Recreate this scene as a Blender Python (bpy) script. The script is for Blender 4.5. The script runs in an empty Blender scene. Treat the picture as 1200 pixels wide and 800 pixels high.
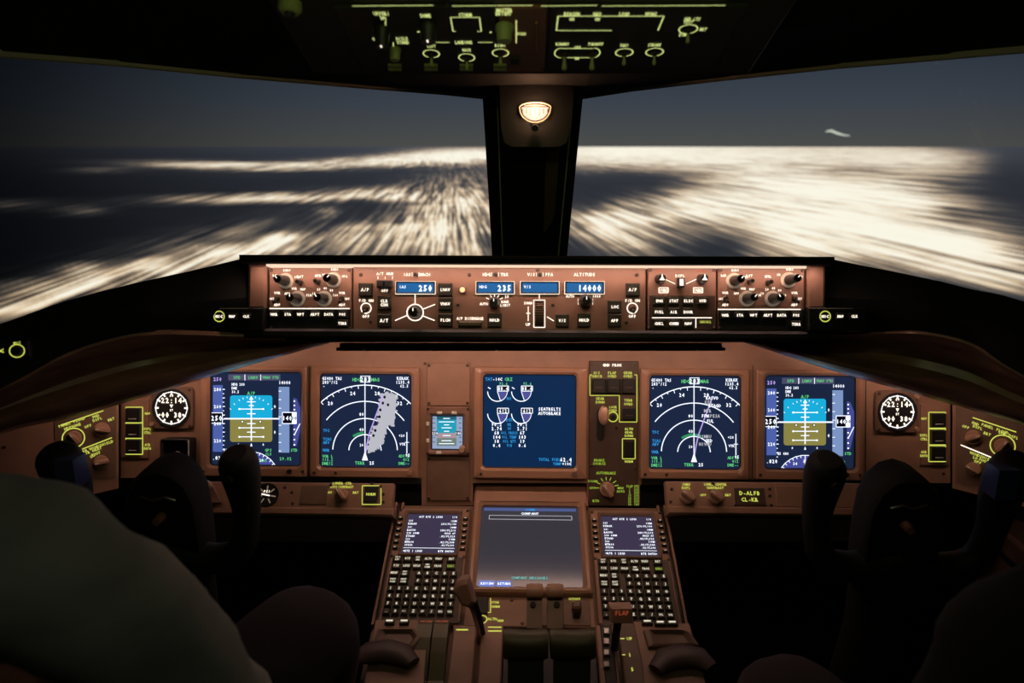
import bpy, math, random
from mathutils import Vector, Matrix
random.seed(7)
C = bpy.context.scene.collection
R = math.radians
# ------------------------------------------------------------------ camera
FPX = 900.0
CAM = Vector((0, 0, 1.35))
PITCH = R(14.34); YAW = R(1.4)
FWD = Vector((-math.sin(YAW)*math.cos(PITCH), math.cos(YAW)*math.cos(PITCH), -math.sin(PITCH)))
RGT = Vector((math.cos(YAW), math.sin(YAW), 0))
UPV = RGT.cross(FWD)
cd = bpy.data.cameras.new('camera'); cam = bpy.data.objects.new('camera', cd); C.objects.link(cam)
cam.location = CAM
cam.rotation_euler = Matrix((RGT, UPV, -FWD)).transposed().to_euler()
cd.sensor_width = 36.0; cd.lens = 36.0*FPX/1200.0
cd.clip_start = 0.03; cd.clip_end = 60000
cd.dof.use_dof = True; cd.dof.focus_distance = 1.32; cd.dof.aperture_fstop = 4.5
bpy.context.scene.camera = cam
vs = bpy.context.scene.view_settings
vs.view_transform = 'Standard'; vs.look = 'None'; vs.gamma = 1.0; vs.exposure = 0.0; vs.use_curve_mapping = False

def ray(px, py):
    return FWD + RGT*((px-600)/FPX) + UPV*((400-py)/FPX)
def W(px, py, D):
    """world point seen at pixel (px,py) of the 1200x800 photograph, D metres along the lens axis"""
    return CAM + ray(px, py)*D

# ------------------------------------------------------------------ world (night sky, city glow on the horizon)
w = bpy.data.worlds.new('night_sky'); bpy.context.scene.world = w; w.use_nodes = True
nt = w.node_tree; nt.nodes.clear()
def N(t, **k):
    n = nt.nodes.new(t)
    for a, b in k.items(): setattr(n, a, b)
    return n
out = N('ShaderNodeOutputWorld'); bg = N('ShaderNodeBackground'); nt.links.new(bg.outputs[0], out.inputs[0])
tc = N('ShaderNodeTexCoord'); sep = N('ShaderNodeSeparateXYZ'); nt.links.new(tc.outputs['Generated'], sep.inputs[0])
ramp = N('ShaderNodeValToRGB'); e = ramp.color_ramp.elements
e[0].position = 0.0; e[0].color = (0.074, 0.076, 0.074, 1)
e[1].position = 0.26; e[1].color = (0.012, 0.018, 0.030, 1)
x = e.new(0.05); x.color = (0.046, 0.057, 0.074, 1)
x = e.new(0.13); x.color = (0.018, 0.028, 0.048, 1)
nt.links.new(sep.outputs['Z'], ramp.inputs[0])
dot = N('ShaderNodeVectorMath', operation='DOT_PRODUCT'); nt.links.new(tc.outputs['Generated'], dot.inputs[0])
dot.inputs[1].default_value = (math.sin(R(9)), math.cos(R(9)), 0)
mr = N('ShaderNodeMapRange'); mr.interpolation_type = 'SMOOTHSTEP'
mr.inputs['From Min'].default_value = 0.70; mr.inputs['From Max'].default_value = 0.99
mr.inputs['To Min'].default_value = 0.10; mr.inputs['To Max'].default_value = 1.0
nt.links.new(dot.outputs['Value'], mr.inputs['Value'])
nt.links.new(ramp.outputs[0], bg.inputs[0]); nt.links.new(mr.outputs[0], bg.inputs[1])

# ------------------------------------------------------------------ lights
def area(name, loc, look, sx, sy, power, col, spread=180, flat=False):
    l = bpy.data.lights.new(name, 'AREA'); l.shape = 'RECTANGLE'; l.size = sx; l.size_y = sy
    l.energy = power; l.color = col; l.spread = R(spread)
    o = bpy.data.objects.new(name, l); C.objects.link(o); o.location = loc
    d = (Vector(look)-Vector(loc)).normalized()
    if flat:
        d.x = 0; d.normalize(); X_ = Vector((1, 0, 0)); o.rotation_euler = Matrix((X_, (-d).cross(X_), -d)).transposed().to_euler()
    else: o.rotation_euler = d.to_track_quat('-Z', 'Y').to_euler()
    return o
# flood strip under the glareshield, shining on the main panel
area('glareshield_flood', W(621, 412, 1.262), W(621, 500, 1.40), 1.5, 0.014, 1.40, (1.0, 0.62, 0.45), 175, True)
# lamp strip under the top lip of the glareshield, shining down the control panels
area('panel_lamp_strip', W(628, 312.5, 1.126), W(628, 372, 1.150), 0.84, 0.006, 0.42, (1.0, 0.62, 0.50), 175, True)
# aisle stand flood from the overhead panel
sp = bpy.data.lights.new('aisle_flood', 'SPOT'); sp.energy = 7.5; sp.color = (1.0, 0.62, 0.42); sp.spot_size = R(32); sp.spot_blend = 0.9; sp.shadow_soft_size = 0.03
so = bpy.data.objects.new('aisle_flood', sp); C.objects.link(so); so.location = (0.0, 0.5, 1.62)
so.rotation_euler = (W(621, 612, 1.35)-so.location).to_track_quat('-Z', 'Y').to_euler()
# weak green area light standing in for the overhead panel's glow
area('overhead_glow', (0.0, 0.10, 1.70), (-0.25, 0.60, 0.9), 0.5, 0.3, 0.19, (0.90, 0.95, 0.66))
# green fill lamp added out of view, grazing the overhead plate and knobs
_o = Vector((0, .62, 1.50)); area('overhead_fill', (0, .56, 1.47), (0, 1.0, 1.42), 0.5, 0.01, 0.16, (0.75, 0.95, 0.30), 170, True)
# compass lamp
pl = bpy.data.lights.new('compass_lamp', 'POINT'); pl.energy = 0.16; pl.color = (1.0, 0.52, 0.28); pl.shadow_soft_size = 0.008
po = bpy.data.objects.new('compass_lamp', pl); C.objects.link(po); po.location = W(627, 126, 1.175)

# ------------------------------------------------------------------ materials
MATS = {}
def mat(name, col, rough=0.5, metal=0.0, emit=None, strength=1.0, noise=0.0, scale=60.0, bump=0.0, spec=0.5, stretch=None, coat=0.0):
    if name in MATS: return MATS[name]
    m = bpy.data.materials.new(name); m.use_nodes = True; t = m.node_tree
    b = t.nodes['Principled BSDF']
    b.inputs['Base Color'].default_value = (*col, 1); b.inputs['Roughness'].default_value = rough
    b.inputs['Metallic'].default_value = metal; b.inputs['Specular IOR Level'].default_value = spec
    b.inputs['Coat Weight'].default_value = coat
    if emit:
        b.inputs['Emission Color'].default_value = (*emit, 1); b.inputs['Emission Strength'].default_value = strength
    if noise or bump:
        tcn = t.nodes.new('ShaderNodeTexCoord'); n = t.nodes.new('ShaderNodeTexNoise'); n.inputs['Scale'].default_value = scale; n.inputs['Detail'].default_value = 4
        src = tcn.outputs['Object']
        if stretch:
            mp = t.nodes.new('ShaderNodeMapping'); mp.inputs['Scale'].default_value = stretch
            t.links.new(src, mp.inputs[0]); src = mp.outputs[0]
        t.links.new(src, n.inputs['Vector'])
        if noise:
            r = t.nodes.new('ShaderNodeValToRGB')
            r.color_ramp.elements[0].position = 0.3; r.color_ramp.elements[1].position = 0.7
            r.color_ramp.elements[0].color = (*[c*(1-noise) for c in col], 1); r.color_ramp.elements[1].color = (*[c*(1+noise) for c in col], 1)
            t.links.new(n.outputs['Fac'], r.inputs[0]); t.links.new(r.outputs[0], b.inputs['Base Color'])
        if bump:
            bp = t.nodes.new('ShaderNodeBump'); bp.inputs['Strength'].default_value = bump; bp.inputs['Distance'].default_value = 0.001
            t.links.new(n.outputs['Fac'], bp.inputs['Height']); t.links.new(bp.outputs[0], b.inputs['Normal'])
    MATS[name] = m; return m
BRN = mat('brown_paint', (0.30, 0.165, 0.115), 0.5, noise=0.10, scale=30, bump=0.15)
BRN2 = mat('brown_paint_dark', (0.17, 0.10, 0.07), 0.5, noise=0.12, scale=40, bump=0.15)
BEZ = mat('brown_bezel', (0.35, 0.19, 0.125), 0.30, noise=0.06, scale=30)
DKP = mat('dark_olive_plate', (0.075, 0.045, 0.033), 0.5, noise=0.1)
BLK = mat('black_plastic', (0.010, 0.010, 0.010), 0.5, noise=0.2)
BLK2 = mat('black_soft', (0.006, 0.006, 0.006), 0.85, noise=0.2)
PAD = mat('black_padding', (0.004, 0.004, 0.004), 0.9, bump=0.3, scale=200)
HOOD = mat('brown_padding', (0.36, 0.19, 0.14), 0.27, noise=0.45, scale=5, stretch=(1, 3, 9), bump=0.1)
KEY = mat('key_cap', (0.035, 0.032, 0.020), 0.45)
KNB = mat('brown_knob', (0.42, 0.24, 0.17), 0.4)
KNBD = mat('dark_knob', (0.016, 0.014, 0.011), 0.35)
DIAL = mat('pale_dial', (0.55, 0.47, 0.36), 0.5, emit=(1, .8, .6), strength=0.10)
SCR = mat('screw_metal', (0.10, 0.065, 0.05), 0.4, metal=0.7)
STEEL = mat('steel', (0.35, 0.33, 0.32), 0.3, metal=0.9)
OLV = mat('olive_grip', (0.10, 0.085, 0.040), 0.4)
OVK = mat('overhead_knob', (0.30, 0.32, 0.12), 0.45)
OVP = mat('overhead_plate', (0.012, 0.012, 0.007), 0.6)
GRY = mat('frame_trim', (0.60, 0.55, 0.42), 0.4)
LW = mat('legend_white', (0, 0, 0), emit=(1.0, 0.86, 0.70), strength=1.7)
LY = mat('legend_yellow', (0, 0, 0), emit=(0.72, 0.78, 0.12), strength=0.85)
LYD = mat('legend_green', (0, 0, 0), emit=(0.42, 0.62, 0.06), strength=0.7)
LO = mat('overhead_legend', (0, 0, 0), emit=(0.78, 0.90, 0.30), strength=0.95)
LK = mat('key_legend', (0, 0, 0), emit=(1.0, 0.93, 0.70), strength=0.75)
LR = mat('red_legend', (0.3, 0.05, 0.02), emit=(0.8, 0.15, 0.06), strength=0.25)
SN = mat('screen_navy', (0.004, 0.008, 0.02), 0.12, emit=(0.010, 0.018, 0.050), strength=1.0)
SN2 = mat('screen_blue', (0.004, 0.010, 0.03), 0.12, emit=(0.003, 0.020, 0.068), strength=1.0)
SG = mat('screen_idle', (0.01, 0.01, 0.012), 0.16, emit=(0.060, 0.056, 0.075), strength=0.6)
SP = mat('screen_purple', (0.004, 0.008, 0.02), 0.15, emit=(0.045, 0.034, 0.068), strength=1.0)
def em(name, c, s=1.0): return mat(name, (0, 0, 0), 0.3, emit=c, strength=s)
EW = em('symbol_white', (0.85, 0.90, 1.0), 1.35); EC = em('symbol_cyan', (0.01, 0.42, 0.72)); EB = em('symbol_brown', (0.26, 0.23, 0.06))
EG = em('symbol_green', (0.12, 0.62, 0.22)); EM = em('symbol_magenta', (0.55, 0.40, 0.95)); ET = em('tape_blue', (0.075, 0.12, 0.40))
ET2 = em('tape_pale', (0.20, 0.30, 0.55)); EBL = em('symbol_blue', (0.03, 0.30, 0.70)); EGR = em('terrain_pale', (0.50, 0.50, 0.56)); EK = em('symbol_black', (0.0, 0.0, 0.003))
ELC = em('counter_blue', (0.015, 0.13, 0.36), 1.0); ELW = em('counter_digit', (0.9, 0.97, 1.0), 1.7); EV = em('arc_violet', (0.06, 0.07, 0.30))
EO = em('lamp_orange', (1.0, 0.55, 0.25), 1.6); EGT = em('tone_lilac', (0.08, 0.08, 0.30)); SKIN = mat('skin', (0.42, 0.24, 0.17), 0.5)

# ------------------------------------------------------------------ glyphs (built-in vector font, one mesh per character)
CH = "ABCDEFGHIJKLMNOPQRSTUVWXYZ0123456789/-.+<>:°*%()"
GL = {}
_tmp = []
for ch in CH:
    cu = bpy.data.curves.new('g', 'FONT'); cu.body = ch; cu.resolution_u = 1; cu.size = 1.0; cu.offset = 0.032
    o = bpy.data.objects.new('g', cu); C.objects.link(o); _tmp.append((ch, o))
bpy.context.view_layer.update()
dg = bpy.context.evaluated_depsgraph_get()
for ch, o in _tmp:
    me = o.evaluated_get(dg).to_mesh()
    vsx = [(v.co.x, v.co.y) for v in me.vertices]; fs = [tuple(p.vertices) for p in me.polygons]
    cx = (min(v[0] for v in vsx)+max(v[0] for v in vsx))/2
    GL[ch] = ([((a-cx)/0.73, b/0.73-0.5) for a, b in vsx], fs)
    o.evaluated_get(dg).to_mesh_clear()
for ch, o in _tmp:
    cu = o.data; bpy.data.objects.remove(o); bpy.data.curves.remove(cu)

# ------------------------------------------------------------------ mesh builder (local metres: x right, y up, z out of the face)
class MB:
    def __init__(s): s.v = []; s.f = []; s.m = []; s.ms = []
    def mi(s, m):
        if m not in s.ms: s.ms.append(m)
        return s.ms.index(m)
    def add(s, vs_, fs_, m):
        b = len(s.v); i = s.mi(m); s.v += [tuple(p) for p in vs_]
        for f in fs_: s.f.append(tuple(b+k for k in f)); s.m.append(i)
    def stack(s, loops, m, cap0=False, cap1=True, closed=True):
        n = len(loops[0]); vv = [p for l in loops for p in l]; ff = []
        for a in range(len(loops)-1):
            for k in range(n if closed else n-1):
                k2 = (k+1) % n
                ff.append((a*n+k, a*n+k2, (a+1)*n+k2, (a+1)*n+k))
        if cap1: ff.append(tuple((len(loops)-1)*n+k for k in range(n)))
        if cap0: ff.append(tuple(reversed(range(n))))
        s.add(vv, ff, m)
    def box(s, x0, y0, x1, y1, h0, h1, m, bev=0.0):
        if x0 > x1: x0, x1 = x1, x0
        if y0 > y1: y0, y1 = y1, y0
        q = lambda d, h: [(x0+d, y0+d, h), (x1-d, y0+d, h), (x1-d, y1-d, h), (x0+d, y1-d, h)]
        b = min(bev, (x1-x0)*.4, (y1-y0)*.4, abs(h1-h0)*.9)
        s.stack([q(0, h0), q(0, h1-b), q(b, h1)] if b > 0 else [q(0, h0), q(0, h1)], m, cap0=True)
    def rbox(s, x0, y0, x1, y1, h0, h1, r, m, bev=0.0, n=4):
        q = lambda d, h: [(a, b, h) for a, b in rr(x0+d, y0+d, x1-d, y1-d, max(r-d, 1e-4), n)]
        s.stack([q(0, h0), q(0, h1-bev), q(bev, h1)] if bev > 0 else [q(0, h0), q(0, h1)], m, cap0=True)
    def frame(s, o, i, h0, h1, ro, ri, m, bev=0.0015, n=4):
        Q = lambda r4, r, h: [(a, b, h) for a, b in rr(*r4, r, n)]
        sh = lambda r4, d: (min(r4[0], r4[2])+d, min(r4[1], r4[3])+d, max(r4[0], r4[2])-d, max(r4[1], r4[3])-d)
        s.stack([Q(sh(o, 0), ro, h0), Q(sh(o, 0), ro, h1-bev), Q(sh(o, bev), ro, h1), Q(sh(i, -2*bev), ri+bev, h1), Q(sh(i, 0), ri, h1-2*bev), Q(sh(i, 0), ri, h0)], m, cap1=False)
    def cyl(s, cx, cy, prof, m, n=16, cap0=False):
        s.stack([[(cx+r*math.cos(2*math.pi*k/n), cy+r*math.sin(2*math.pi*k/n), h) for k in range(n)] for r, h in prof], m, cap0=cap0)
    def arc(s, cx, cy, r, wd, h, m, a0=0, a1=360, n=None):
        n = n or max(6, int(abs(a1-a0)/12)); P = []
        for k in range(n+1):
            a = R(a0+(a1-a0)*k/n); P += [(cx+(r-wd/2)*math.cos(a), cy+(r-wd/2)*math.sin(a), h), (cx+(r+wd/2)*math.cos(a), cy+(r+wd/2)*math.sin(a), h)]
        s.add(P, [(2*k, 2*k+1, 2*k+3, 2*k+2) for k in range(n)], m)
    def line(s, x0, y0, x1, y1, wd, h, m):
        d = Vector((x1-x0, y1-y0));
        if d.length < 1e-7: return
        d.normalize(); q = Vector((-d.y, d.x))*wd/2
        s.add([(x0-q.x, y0-q.y, h), (x0+q.x, y0+q.y, h), (x1+q.x, y1+q.y, h), (x1-q.x, y1-q.y, h)], [(0, 1, 2, 3)], m)
    def poly(s, pts, h, m): s.add([(a, b, h) for a, b in pts], [tuple(range(len(pts)))], m)
    def prism(s, pts, h0, h1, m): s.stack([[(a, b, h0) for a, b in pts], [(a, b, h1) for a, b in pts]], m, cap0=True)
    def text(s, t, x, y, cap, h, m, align='c', cw=0.86):
        t = t.upper(); adv = cap*cw; L = adv*len(t)
        x0 = x-L/2 if align == 'c' else (x if align == 'l' else x-L)
        for k, ch in enumerate(t):
            if ch in GL:
                vv, ff = GL[ch]; ox = x0+adv*(k+.5)
                sc = cap*min(1.0, cw/0.95)
                s.add([(ox+a*sc, y+b*cap, h) for a, b in vv], ff, m)
    def build(s, name, parent=None, smooth=False):
        me = bpy.data.meshes.new(name); me.from_pydata(s.v, [], s.f)
        for m in s.ms: me.materials.append(m)
        me.polygons.foreach_set('material_index', s.m)
        if smooth:
            me.polygons.foreach_set('use_smooth', [True]*len(s.f))
        me.update()
        if smooth: me.set_sharp_from_angle(angle=R(38))
        o = bpy.data.objects.new(name, me); C.objects.link(o)
        if parent: o.parent = parent
        return o
def rr(x0, y0, x1, y1, r, n=4):
    P = []
    for cx, cy, a in ((x1-r, y1-r, 0), (x0+r, y1-r, 90), (x0+r, y0+r, 180), (x1-r, y0+r, 270)):
        for k in range(n+1): P.append((cx+r*math.cos(R(a+90*k/n)), cy+r*math.sin(R(a+90*k/n))))
    return P
def tag(o, label=None, cat=None, group=None, kind=None):
    if label: o['label'] = label
    if cat: o['category'] = cat
    if group: o['group'] = group
    if kind: o['kind'] = kind
    return o

# ------------------------------------------------------------------ panel planes
class Plane:
    def __init__(s, px, py, D, tilt, yaw=0.0, rise=0.0):
        s.o = W(px, py, D)
        s.u = Vector((math.cos(R(yaw)), math.sin(R(yaw)), rise)).normalized()
        b = Vector((-math.sin(R(yaw)), math.cos(R(yaw)), 0))
        v0 = b*math.sin(R(tilt))+Vector((0, 0, 1))*math.cos(R(tilt))
        s.vv = (v0-s.u*v0.dot(s.u)).normalized(); s.n = s.u.cross(s.vv)
    def uv(s, px, py):
        d = ray(px, py); t = (s.o-CAM).dot(s.n)/d.dot(s.n); p = CAM+d*t-s.o
        return p.dot(s.u), p.dot(s.vv)
    def depth(s, px, py):
        d = ray(px, py); return (s.o-CAM).dot(s.n)/d.dot(s.n)
    def world(s, u, v, h=0): return s.o+s.u*u+s.vv*v+s.n*h
    def mat4(s, u, v, h=0):
        m = Matrix((s.u, s.vv, s.n)).transposed().to_4x4(); m.translation = s.world(u, v, h); return m
class T:
    """a thing that sits on a panel plane; pixel positions of the photo are read on that plane"""
    def __init__(s, name, label, cat, pl, px, py, group=None, h=0.0):
        s.pl = pl; s.u0, s.v0 = pl.uv(px, py); s.h = h
        s.e = bpy.data.objects.new(name, None); s.e.empty_display_size = .02; C.objects.link(s.e)
        s.e.matrix_world = pl.mat4(s.u0, s.v0, h); tag(s.e, label, cat, group)
        s.k = pl.depth(px, py)/FPX          # metres per pixel across
        s.leg = MB(); s.cache = {}
    def L(s, px, py):
        u, v = s.pl.uv(px, py); return u-s.u0, v-s.v0
    def box(s, name, x0, y0, x1, y1, h0, h1, m, bev=0.001, parent=None, r=0):
        a = s.L(x0, y1); b = s.L(x1, y0); M = MB()
        if r: M.rbox(min(a[0], b[0]), min(a[1], b[1]), max(a[0], b[0]), max(a[1], b[1]), h0, h1, r*s.k, m, bev)
        else: M.box(*a, *b, h0, h1, m, bev)
        return M.build(name, parent or s.e)
    def text(s, t, px, py, cap=3.6, m=None, align='c', h=0.0006, cw=0.86):
        s.leg.text(t, *s.L(px, py), cap*s.k*(1.25 if s.pl is FCE else 1.06), h, m or LW, align, cw)
    def line(s, x0, y0, x1, y1, wpx=1.0, m=None, h=0.0006):
        s.leg.line(*s.L(x0, y0), *s.L(x1, y1), wpx*s.k, h, m or LW)
    def rect(s, x0, y0, x1, y1, m, h=0.0004): 
        s.leg.poly([s.L(x0, y1), s.L(x1, y1), s.L(x1, y0), s.L(x0, y0)], h, m)
    def outline(s, x0, y0, x1, y1, wpx, m, h=0.0006):
        for q in ((x0, y0, x1, y0), (x1, y0, x1, y1), (x1, y1, x0, y1), (x0, y1, x0, y0)): s.line(*q, wpx, m, h)
    def ring(s, px, py, r, wpx=1.0, m=None, h=0.0006, a0=0, a1=360):
        s.leg.arc(*s.L(px, py), r*s.k, wpx*s.k, h, m or LW, a0, a1)
    def inst(s, key, name, px, py, h, make, rot=0.0, parent=None):
        """part whose mesh is shared by every alike piece"""
        k_ = (key,)
        if k_ not in SHARED:
            M = MB(); make(M); o = M.build(name, None, True); SHARED[k_] = o.data
        else:
            o = bpy.data.objects.new(name, SHARED[k_]); C.objects.link(o)
        o.parent = parent or s.e; x, y = s.L(px, py); o.location = (x, y, h); o.rotation_euler = (0, 0, R(rot))
        return o
    def screws(s, pts, h=0.0, r=2.0):
        for a, b in pts:
            def mk(M):
                q = 0.0028; M.cyl(0, 0, [(q, 0), (q, .0012), (q*.75, .0018)], SCR, 8); M.box(-q*.7, -q*.12, q*.7, q*.12, .0017, .00195, BLK)
            s.inst('screw', 'screw', a, b, h, mk, rot=random.uniform(0, 90))
    def button(s, x0, y0, x1, y1, t=None, m=KEY, cap=3.0, lm=None, h=0.006, name='push_button', face=None):
        k = s.k; a = s.L(x0, y1); b = s.L(x1, y0); wdt = b[0]-a[0]; hgt = b[1]-a[1]
        cx, cy = (x0+x1)/2, (y0+y1)/2
        def mk(M): M.box(-wdt/2, -hgt/2, wdt/2, hgt/2, 0, h, m, .0012)
        o = s.inst(('btn', round(wdt, 4), round(hgt, 4), h, m.name), name, cx, cy, 0, mk)
        u, v = (a[0]+b[0])/2, (a[1]+b[1])/2; o.location = (u, v, 0)
        if t:
            ls = t.split('|'); n = len(ls)
            for i, q in enumerate(ls):
                s.leg.text(q, u, v+((n-1)/2-i)*(cap*1.5)*k, cap*k*1.18, h+.0003, lm or LW, 'c', .82)
        return o
    def knob(s, px, py, r, h=0.02, m=KNBD, pointer=True, rot=0, dial=None, name='knob', bar=False, flute=False):
        k = s.k; rm = r*k
        if dial:
            def mkd(M): M.cyl(0, 0, [(dial[0]*k, 0), (dial[0]*k, .002), (dial[0]*k*.9, .003)], dial[1], 20)
            s.inst(('dial', round(dial[0]*k, 4), dial[1].name), 'dial_ring', px, py, 0, mkd)
        def mk(M):
            if bar:
                M.cyl(0, 0, [(rm, 0), (rm, h*.35), (rm*.85, h*.45)], m, 20)
                M.rbox(-rm*.36, -rm*1.02, rm*.36, rm*1.02, h*.3, h, rm*.25, m, h*.12)
                M.box(-rm*.05, rm*.35, rm*.05, rm*.9, h, h+.0006, DIAL if m is not OVK else LO)
            else:
                n = 24
                lo = []
                for rad, hh in ((1.0, 0), (1.0, h*.25), (.86, h*.35), (.80, h*.85), (.70, h)):
                    lo.append([(rm*rad*(1+(.05 if (i % 2 and .3 < hh/h < .9) else 0))*math.cos(2*math.pi*i/n), rm*rad*(1+(.05 if (i % 2 and .3 < hh/h < .9) else 0))*math.sin(2*math.pi*i/n), hh) for i in range(n)])
                M.stack(lo, m)
                if pointer: M.box(-rm*.07, rm*.15, rm*.07, rm*.66, h, h+.0005, LW if m is not OVK else LO)
        return s.inst(('knob', round(rm, 4), h, m.name, bar, pointer), name, px, py, 0, mk, rot)
    def toggle(s, px, py, m=STEEL, h=.02, tip=2.0, name='toggle_switch', rot=0):
        k = s.k
        def mk(M):
            M.cyl(0, 0, [(tip*1.5*k, 0), (tip*1.5*k, .003), (tip*k, .004)], SCR, 10)
            M.stack([[(tip*k*q*math.cos(2*math.pi*i/10), -hh*.35+tip*k*q*math.sin(2*math.pi*i/10), hh) for i in range(10)] for q, hh in ((.45, .002), (.6, h*.5), (1.0, h*.85), (.7, h))], m)
        return s.inst(('tog', round(tip*k, 4), h, m.name), name, px, py, 0, mk, rot)
    def done(s, name='legend'):
        if s.leg.f:
            o = s.leg.build(name, s.e); o['kind'] = 'stuff'; s.leg = MB(); return o
SHARED = {}

MIP = Plane(621, 490, 1.40, 14.34)
STR = Plane(345, 602, 1.335, 38)
FCE = Plane(628, 350, 1.15, 14.34)
PED = Plane(621, 600, 1.38, 69.7)
QUA = Plane(621, 737, 1.185, 76)
OVH = Plane(622, 85, 0.95, -70.7)
OUL = Plane(140, 510, 1.385, 14.34, 38, .17)
OUR = Plane(1112, 515, 1.385, 14.34, -38, -.17)

# ------------------------------------------------------------------ world-space surface helpers
def grid_mesh(name, rows, m, parent=None, smooth=True, closed=False):
    M = MB(); M.stack([[tuple(p) for p in r] for r in rows], m, cap1=False, closed=closed)
    return M.build(name, parent, smooth)
def thick(o, t, off=1):
    md = o.modifiers.new('solid', 'SOLIDIFY'); md.thickness = t; md.offset = off; return o
def sweep(name, pts, radii, m, parent=None, n=14, flat=None, up=Vector((0, 0, 1)), caps=True):
    """tube through world points with per-point radius; flat = (a, b) scales of the section"""
    P = [Vector(p) for p in pts]; loops = []
    prev = None
    for i, p in enumerate(P):
        d = (P[min(i+1, len(P)-1)]-P[max(i-1, 0)]).normalized()
        sx = d.cross(up if prev is None else prev).normalized() if prev is None else (prev-d*prev.dot(d)).normalized()
        prev = sx; sy = d.cross(sx)
        r = radii[i]; fa, fb = flat or (1, 1)
        loops.append([tuple(p+sx*(r*fa*math.cos(2*math.pi*k/n))+sy*(r*fb*math.sin(2*math.pi*k/n))) for k in range(n)])
    M = MB(); M.stack(loops, m, cap0=caps, cap1=caps); return M.build(name, parent, True)
def smooth_path(pts, k=4):
    """catmull-rom through tuples of any length"""
    P = [tuple(p) for p in pts]; out_ = []
    for i in range(len(P)-1):
        a, b, c, d = P[max(i-1, 0)], P[i], P[i+1], P[min(i+2, len(P)-1)]
        for j in range(k):
            t = j/k
            out_.append(tuple(0.5*((2*b[q])+(-a[q]+c[q])*t+(2*a[q]-5*b[q]+4*c[q]-d[q])*t*t+(-a[q]+3*b[q]-3*c[q]+d[q])*t**3) for q in range(len(b))))
    out_.append(P[-1]); return out_
def empty(name, loc, label, cat, group=None):
    e_ = bpy.data.objects.new(name, None); e_.empty_display_size = .05; e_.location = loc; C.objects.link(e_); return tag(e_, label, cat, group)
def child(o, e_):
    bpy.context.view_layer.update() if False else None
    o.parent = e_; o.matrix_parent_inverse = Matrix.Translation(e_.location).inverted(); return o

# ================================================================== OUTSIDE: the lit ground far below
def gauss(x_, y_, cx, cy, sx, sy, ang=0.0):
    a = R(ang); dx, dy = x_-cx, y_-cy
    p = dx*math.cos(a)+dy*math.sin(a); q = -dx*math.sin(a)+dy*math.cos(a)
    return math.exp(-(p/sx)**2-(q/sy)**2)
BR = [  # districts of light below: bearing/depression written as photo pixels, size, tilt, brightness
 (475, 187, 140, 5.5, -3, 1.1), (270, 194, 100, 3.6, 1, 1.15), (120, 199, 40, 2.5, 0, .25), (545, 181, 70, 8, 0, .6),
 (330, 230, 120, 3.4, -2, 1.0), (450, 228, 60, 6, 0, .7), (90, 246, 60, 3, 3, .22), (20, 242, 60, 4, 0, .15), (382, 250, 14, 6, -10, .5),
 (530, 265, 62, 52, 0, .95), (430, 285, 60, 22, -20, .5), (330, 290, 90, 13, -14, .65), (180, 318, 140, 13, -14, .72), (90, 321, 60, 4, -12, .7), (30, 352, 110, 16, -16, .75), (250, 275, 120, 12, -12, .28), (230, 302, 110, 5, -12, .6),
 (800, 180, 190, 17, 0, 1.0), (1080, 185, 110, 17, 4, .7), (720, 178, 70, 13, 0, .5), (900, 210, 90, 22, 8, .5), (1040, 230, 120, 35, 12, .75),
 (930, 262, 120, 40, 10, 1.15), (780, 245, 90, 16, -6, .75), (720, 275, 70, 24, 15, .62), (1100, 290, 120, 40, 14, .7), (1200, 320, 100, 30, 14, .4), (850, 292, 60, 16, 10, .3)]
DK = [(735, 214, 80, 9, -5, .85), (845, 290, 50, 22, 0, .97), (1188, 205, 38, 34, 8, .95), (680, 232, 32, 16, 0, .6), (1000, 200, 60, 4, 5, .5), (1120, 250, 26, 10, 20, .4), (420, 205, 130, 6, 0, .6), (420, 255, 60, 8, -10, .5), (215, 262, 140, 9, -5, .4), (1200, 165, 100, 9, 0, .7)]
def to_px(p):
    d = p-CAM; z = d.dot(FWD)
    return (600+FPX*d.dot(RGT)/z, 400-FPX*d.dot(UPV)/z) if z > 1e-3 else (-9999, -9999)
H0 = 60.0
M = MB(); az = [R(-180+2.0*k) for k in range(60)]+[R(-60+.5*k) for k in range(240)]+[R(60+2.0*k) for k in range(61)]
deps = [0.12, 0.2, .35, .55, .8, 1.05, 1.3, 1.6, 1.9, 2.3, 2.7, 3.1, 3.6, 4.1, 4.6, 5.2, 5.8, 6.5, 7.2, 8, 9, 10, 11, 12.5, 14, 16, 19, 24, 32, 50]
rows = []; dens = []; haze = []
for dpr in deps:
    rad = H0/math.tan(R(dpr)); row = []
    for a in az:
        p = Vector((rad*math.sin(a), rad*math.cos(a), CAM.z-H0)); row.append(tuple(p))
        X, Y = to_px(p); d = 0.0
        if X > -900:
            for (cx, cy, sx, sy, an, b) in BR: d += b*gauss(X, Y, cx, cy, sx, sy, an)
            for (cx, cy, sx, sy, an, b) in DK: d *= 1-b*gauss(X, Y, cx, cy, sx, sy, an)
        else: d = 0.15
        dens.append(min(d, 1.6))
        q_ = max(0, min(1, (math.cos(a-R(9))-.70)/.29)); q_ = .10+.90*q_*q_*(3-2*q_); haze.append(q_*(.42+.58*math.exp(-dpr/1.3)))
    rows.append(row)
GND = bpy.data.materials.new('night_ground'); GND.use_nodes = True; nt = GND.node_tree; nt.nodes.clear()
out = N('ShaderNodeOutputMaterial'); emi = N('ShaderNodeEmission'); nt.links.new(emi.outputs[0], out.inputs[0])
at = N('ShaderNodeAttribute', attribute_name='lights'); tc = N('ShaderNodeTexCoord')
va = R(-6.0)   # the flight direction: streaks run along it
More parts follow.
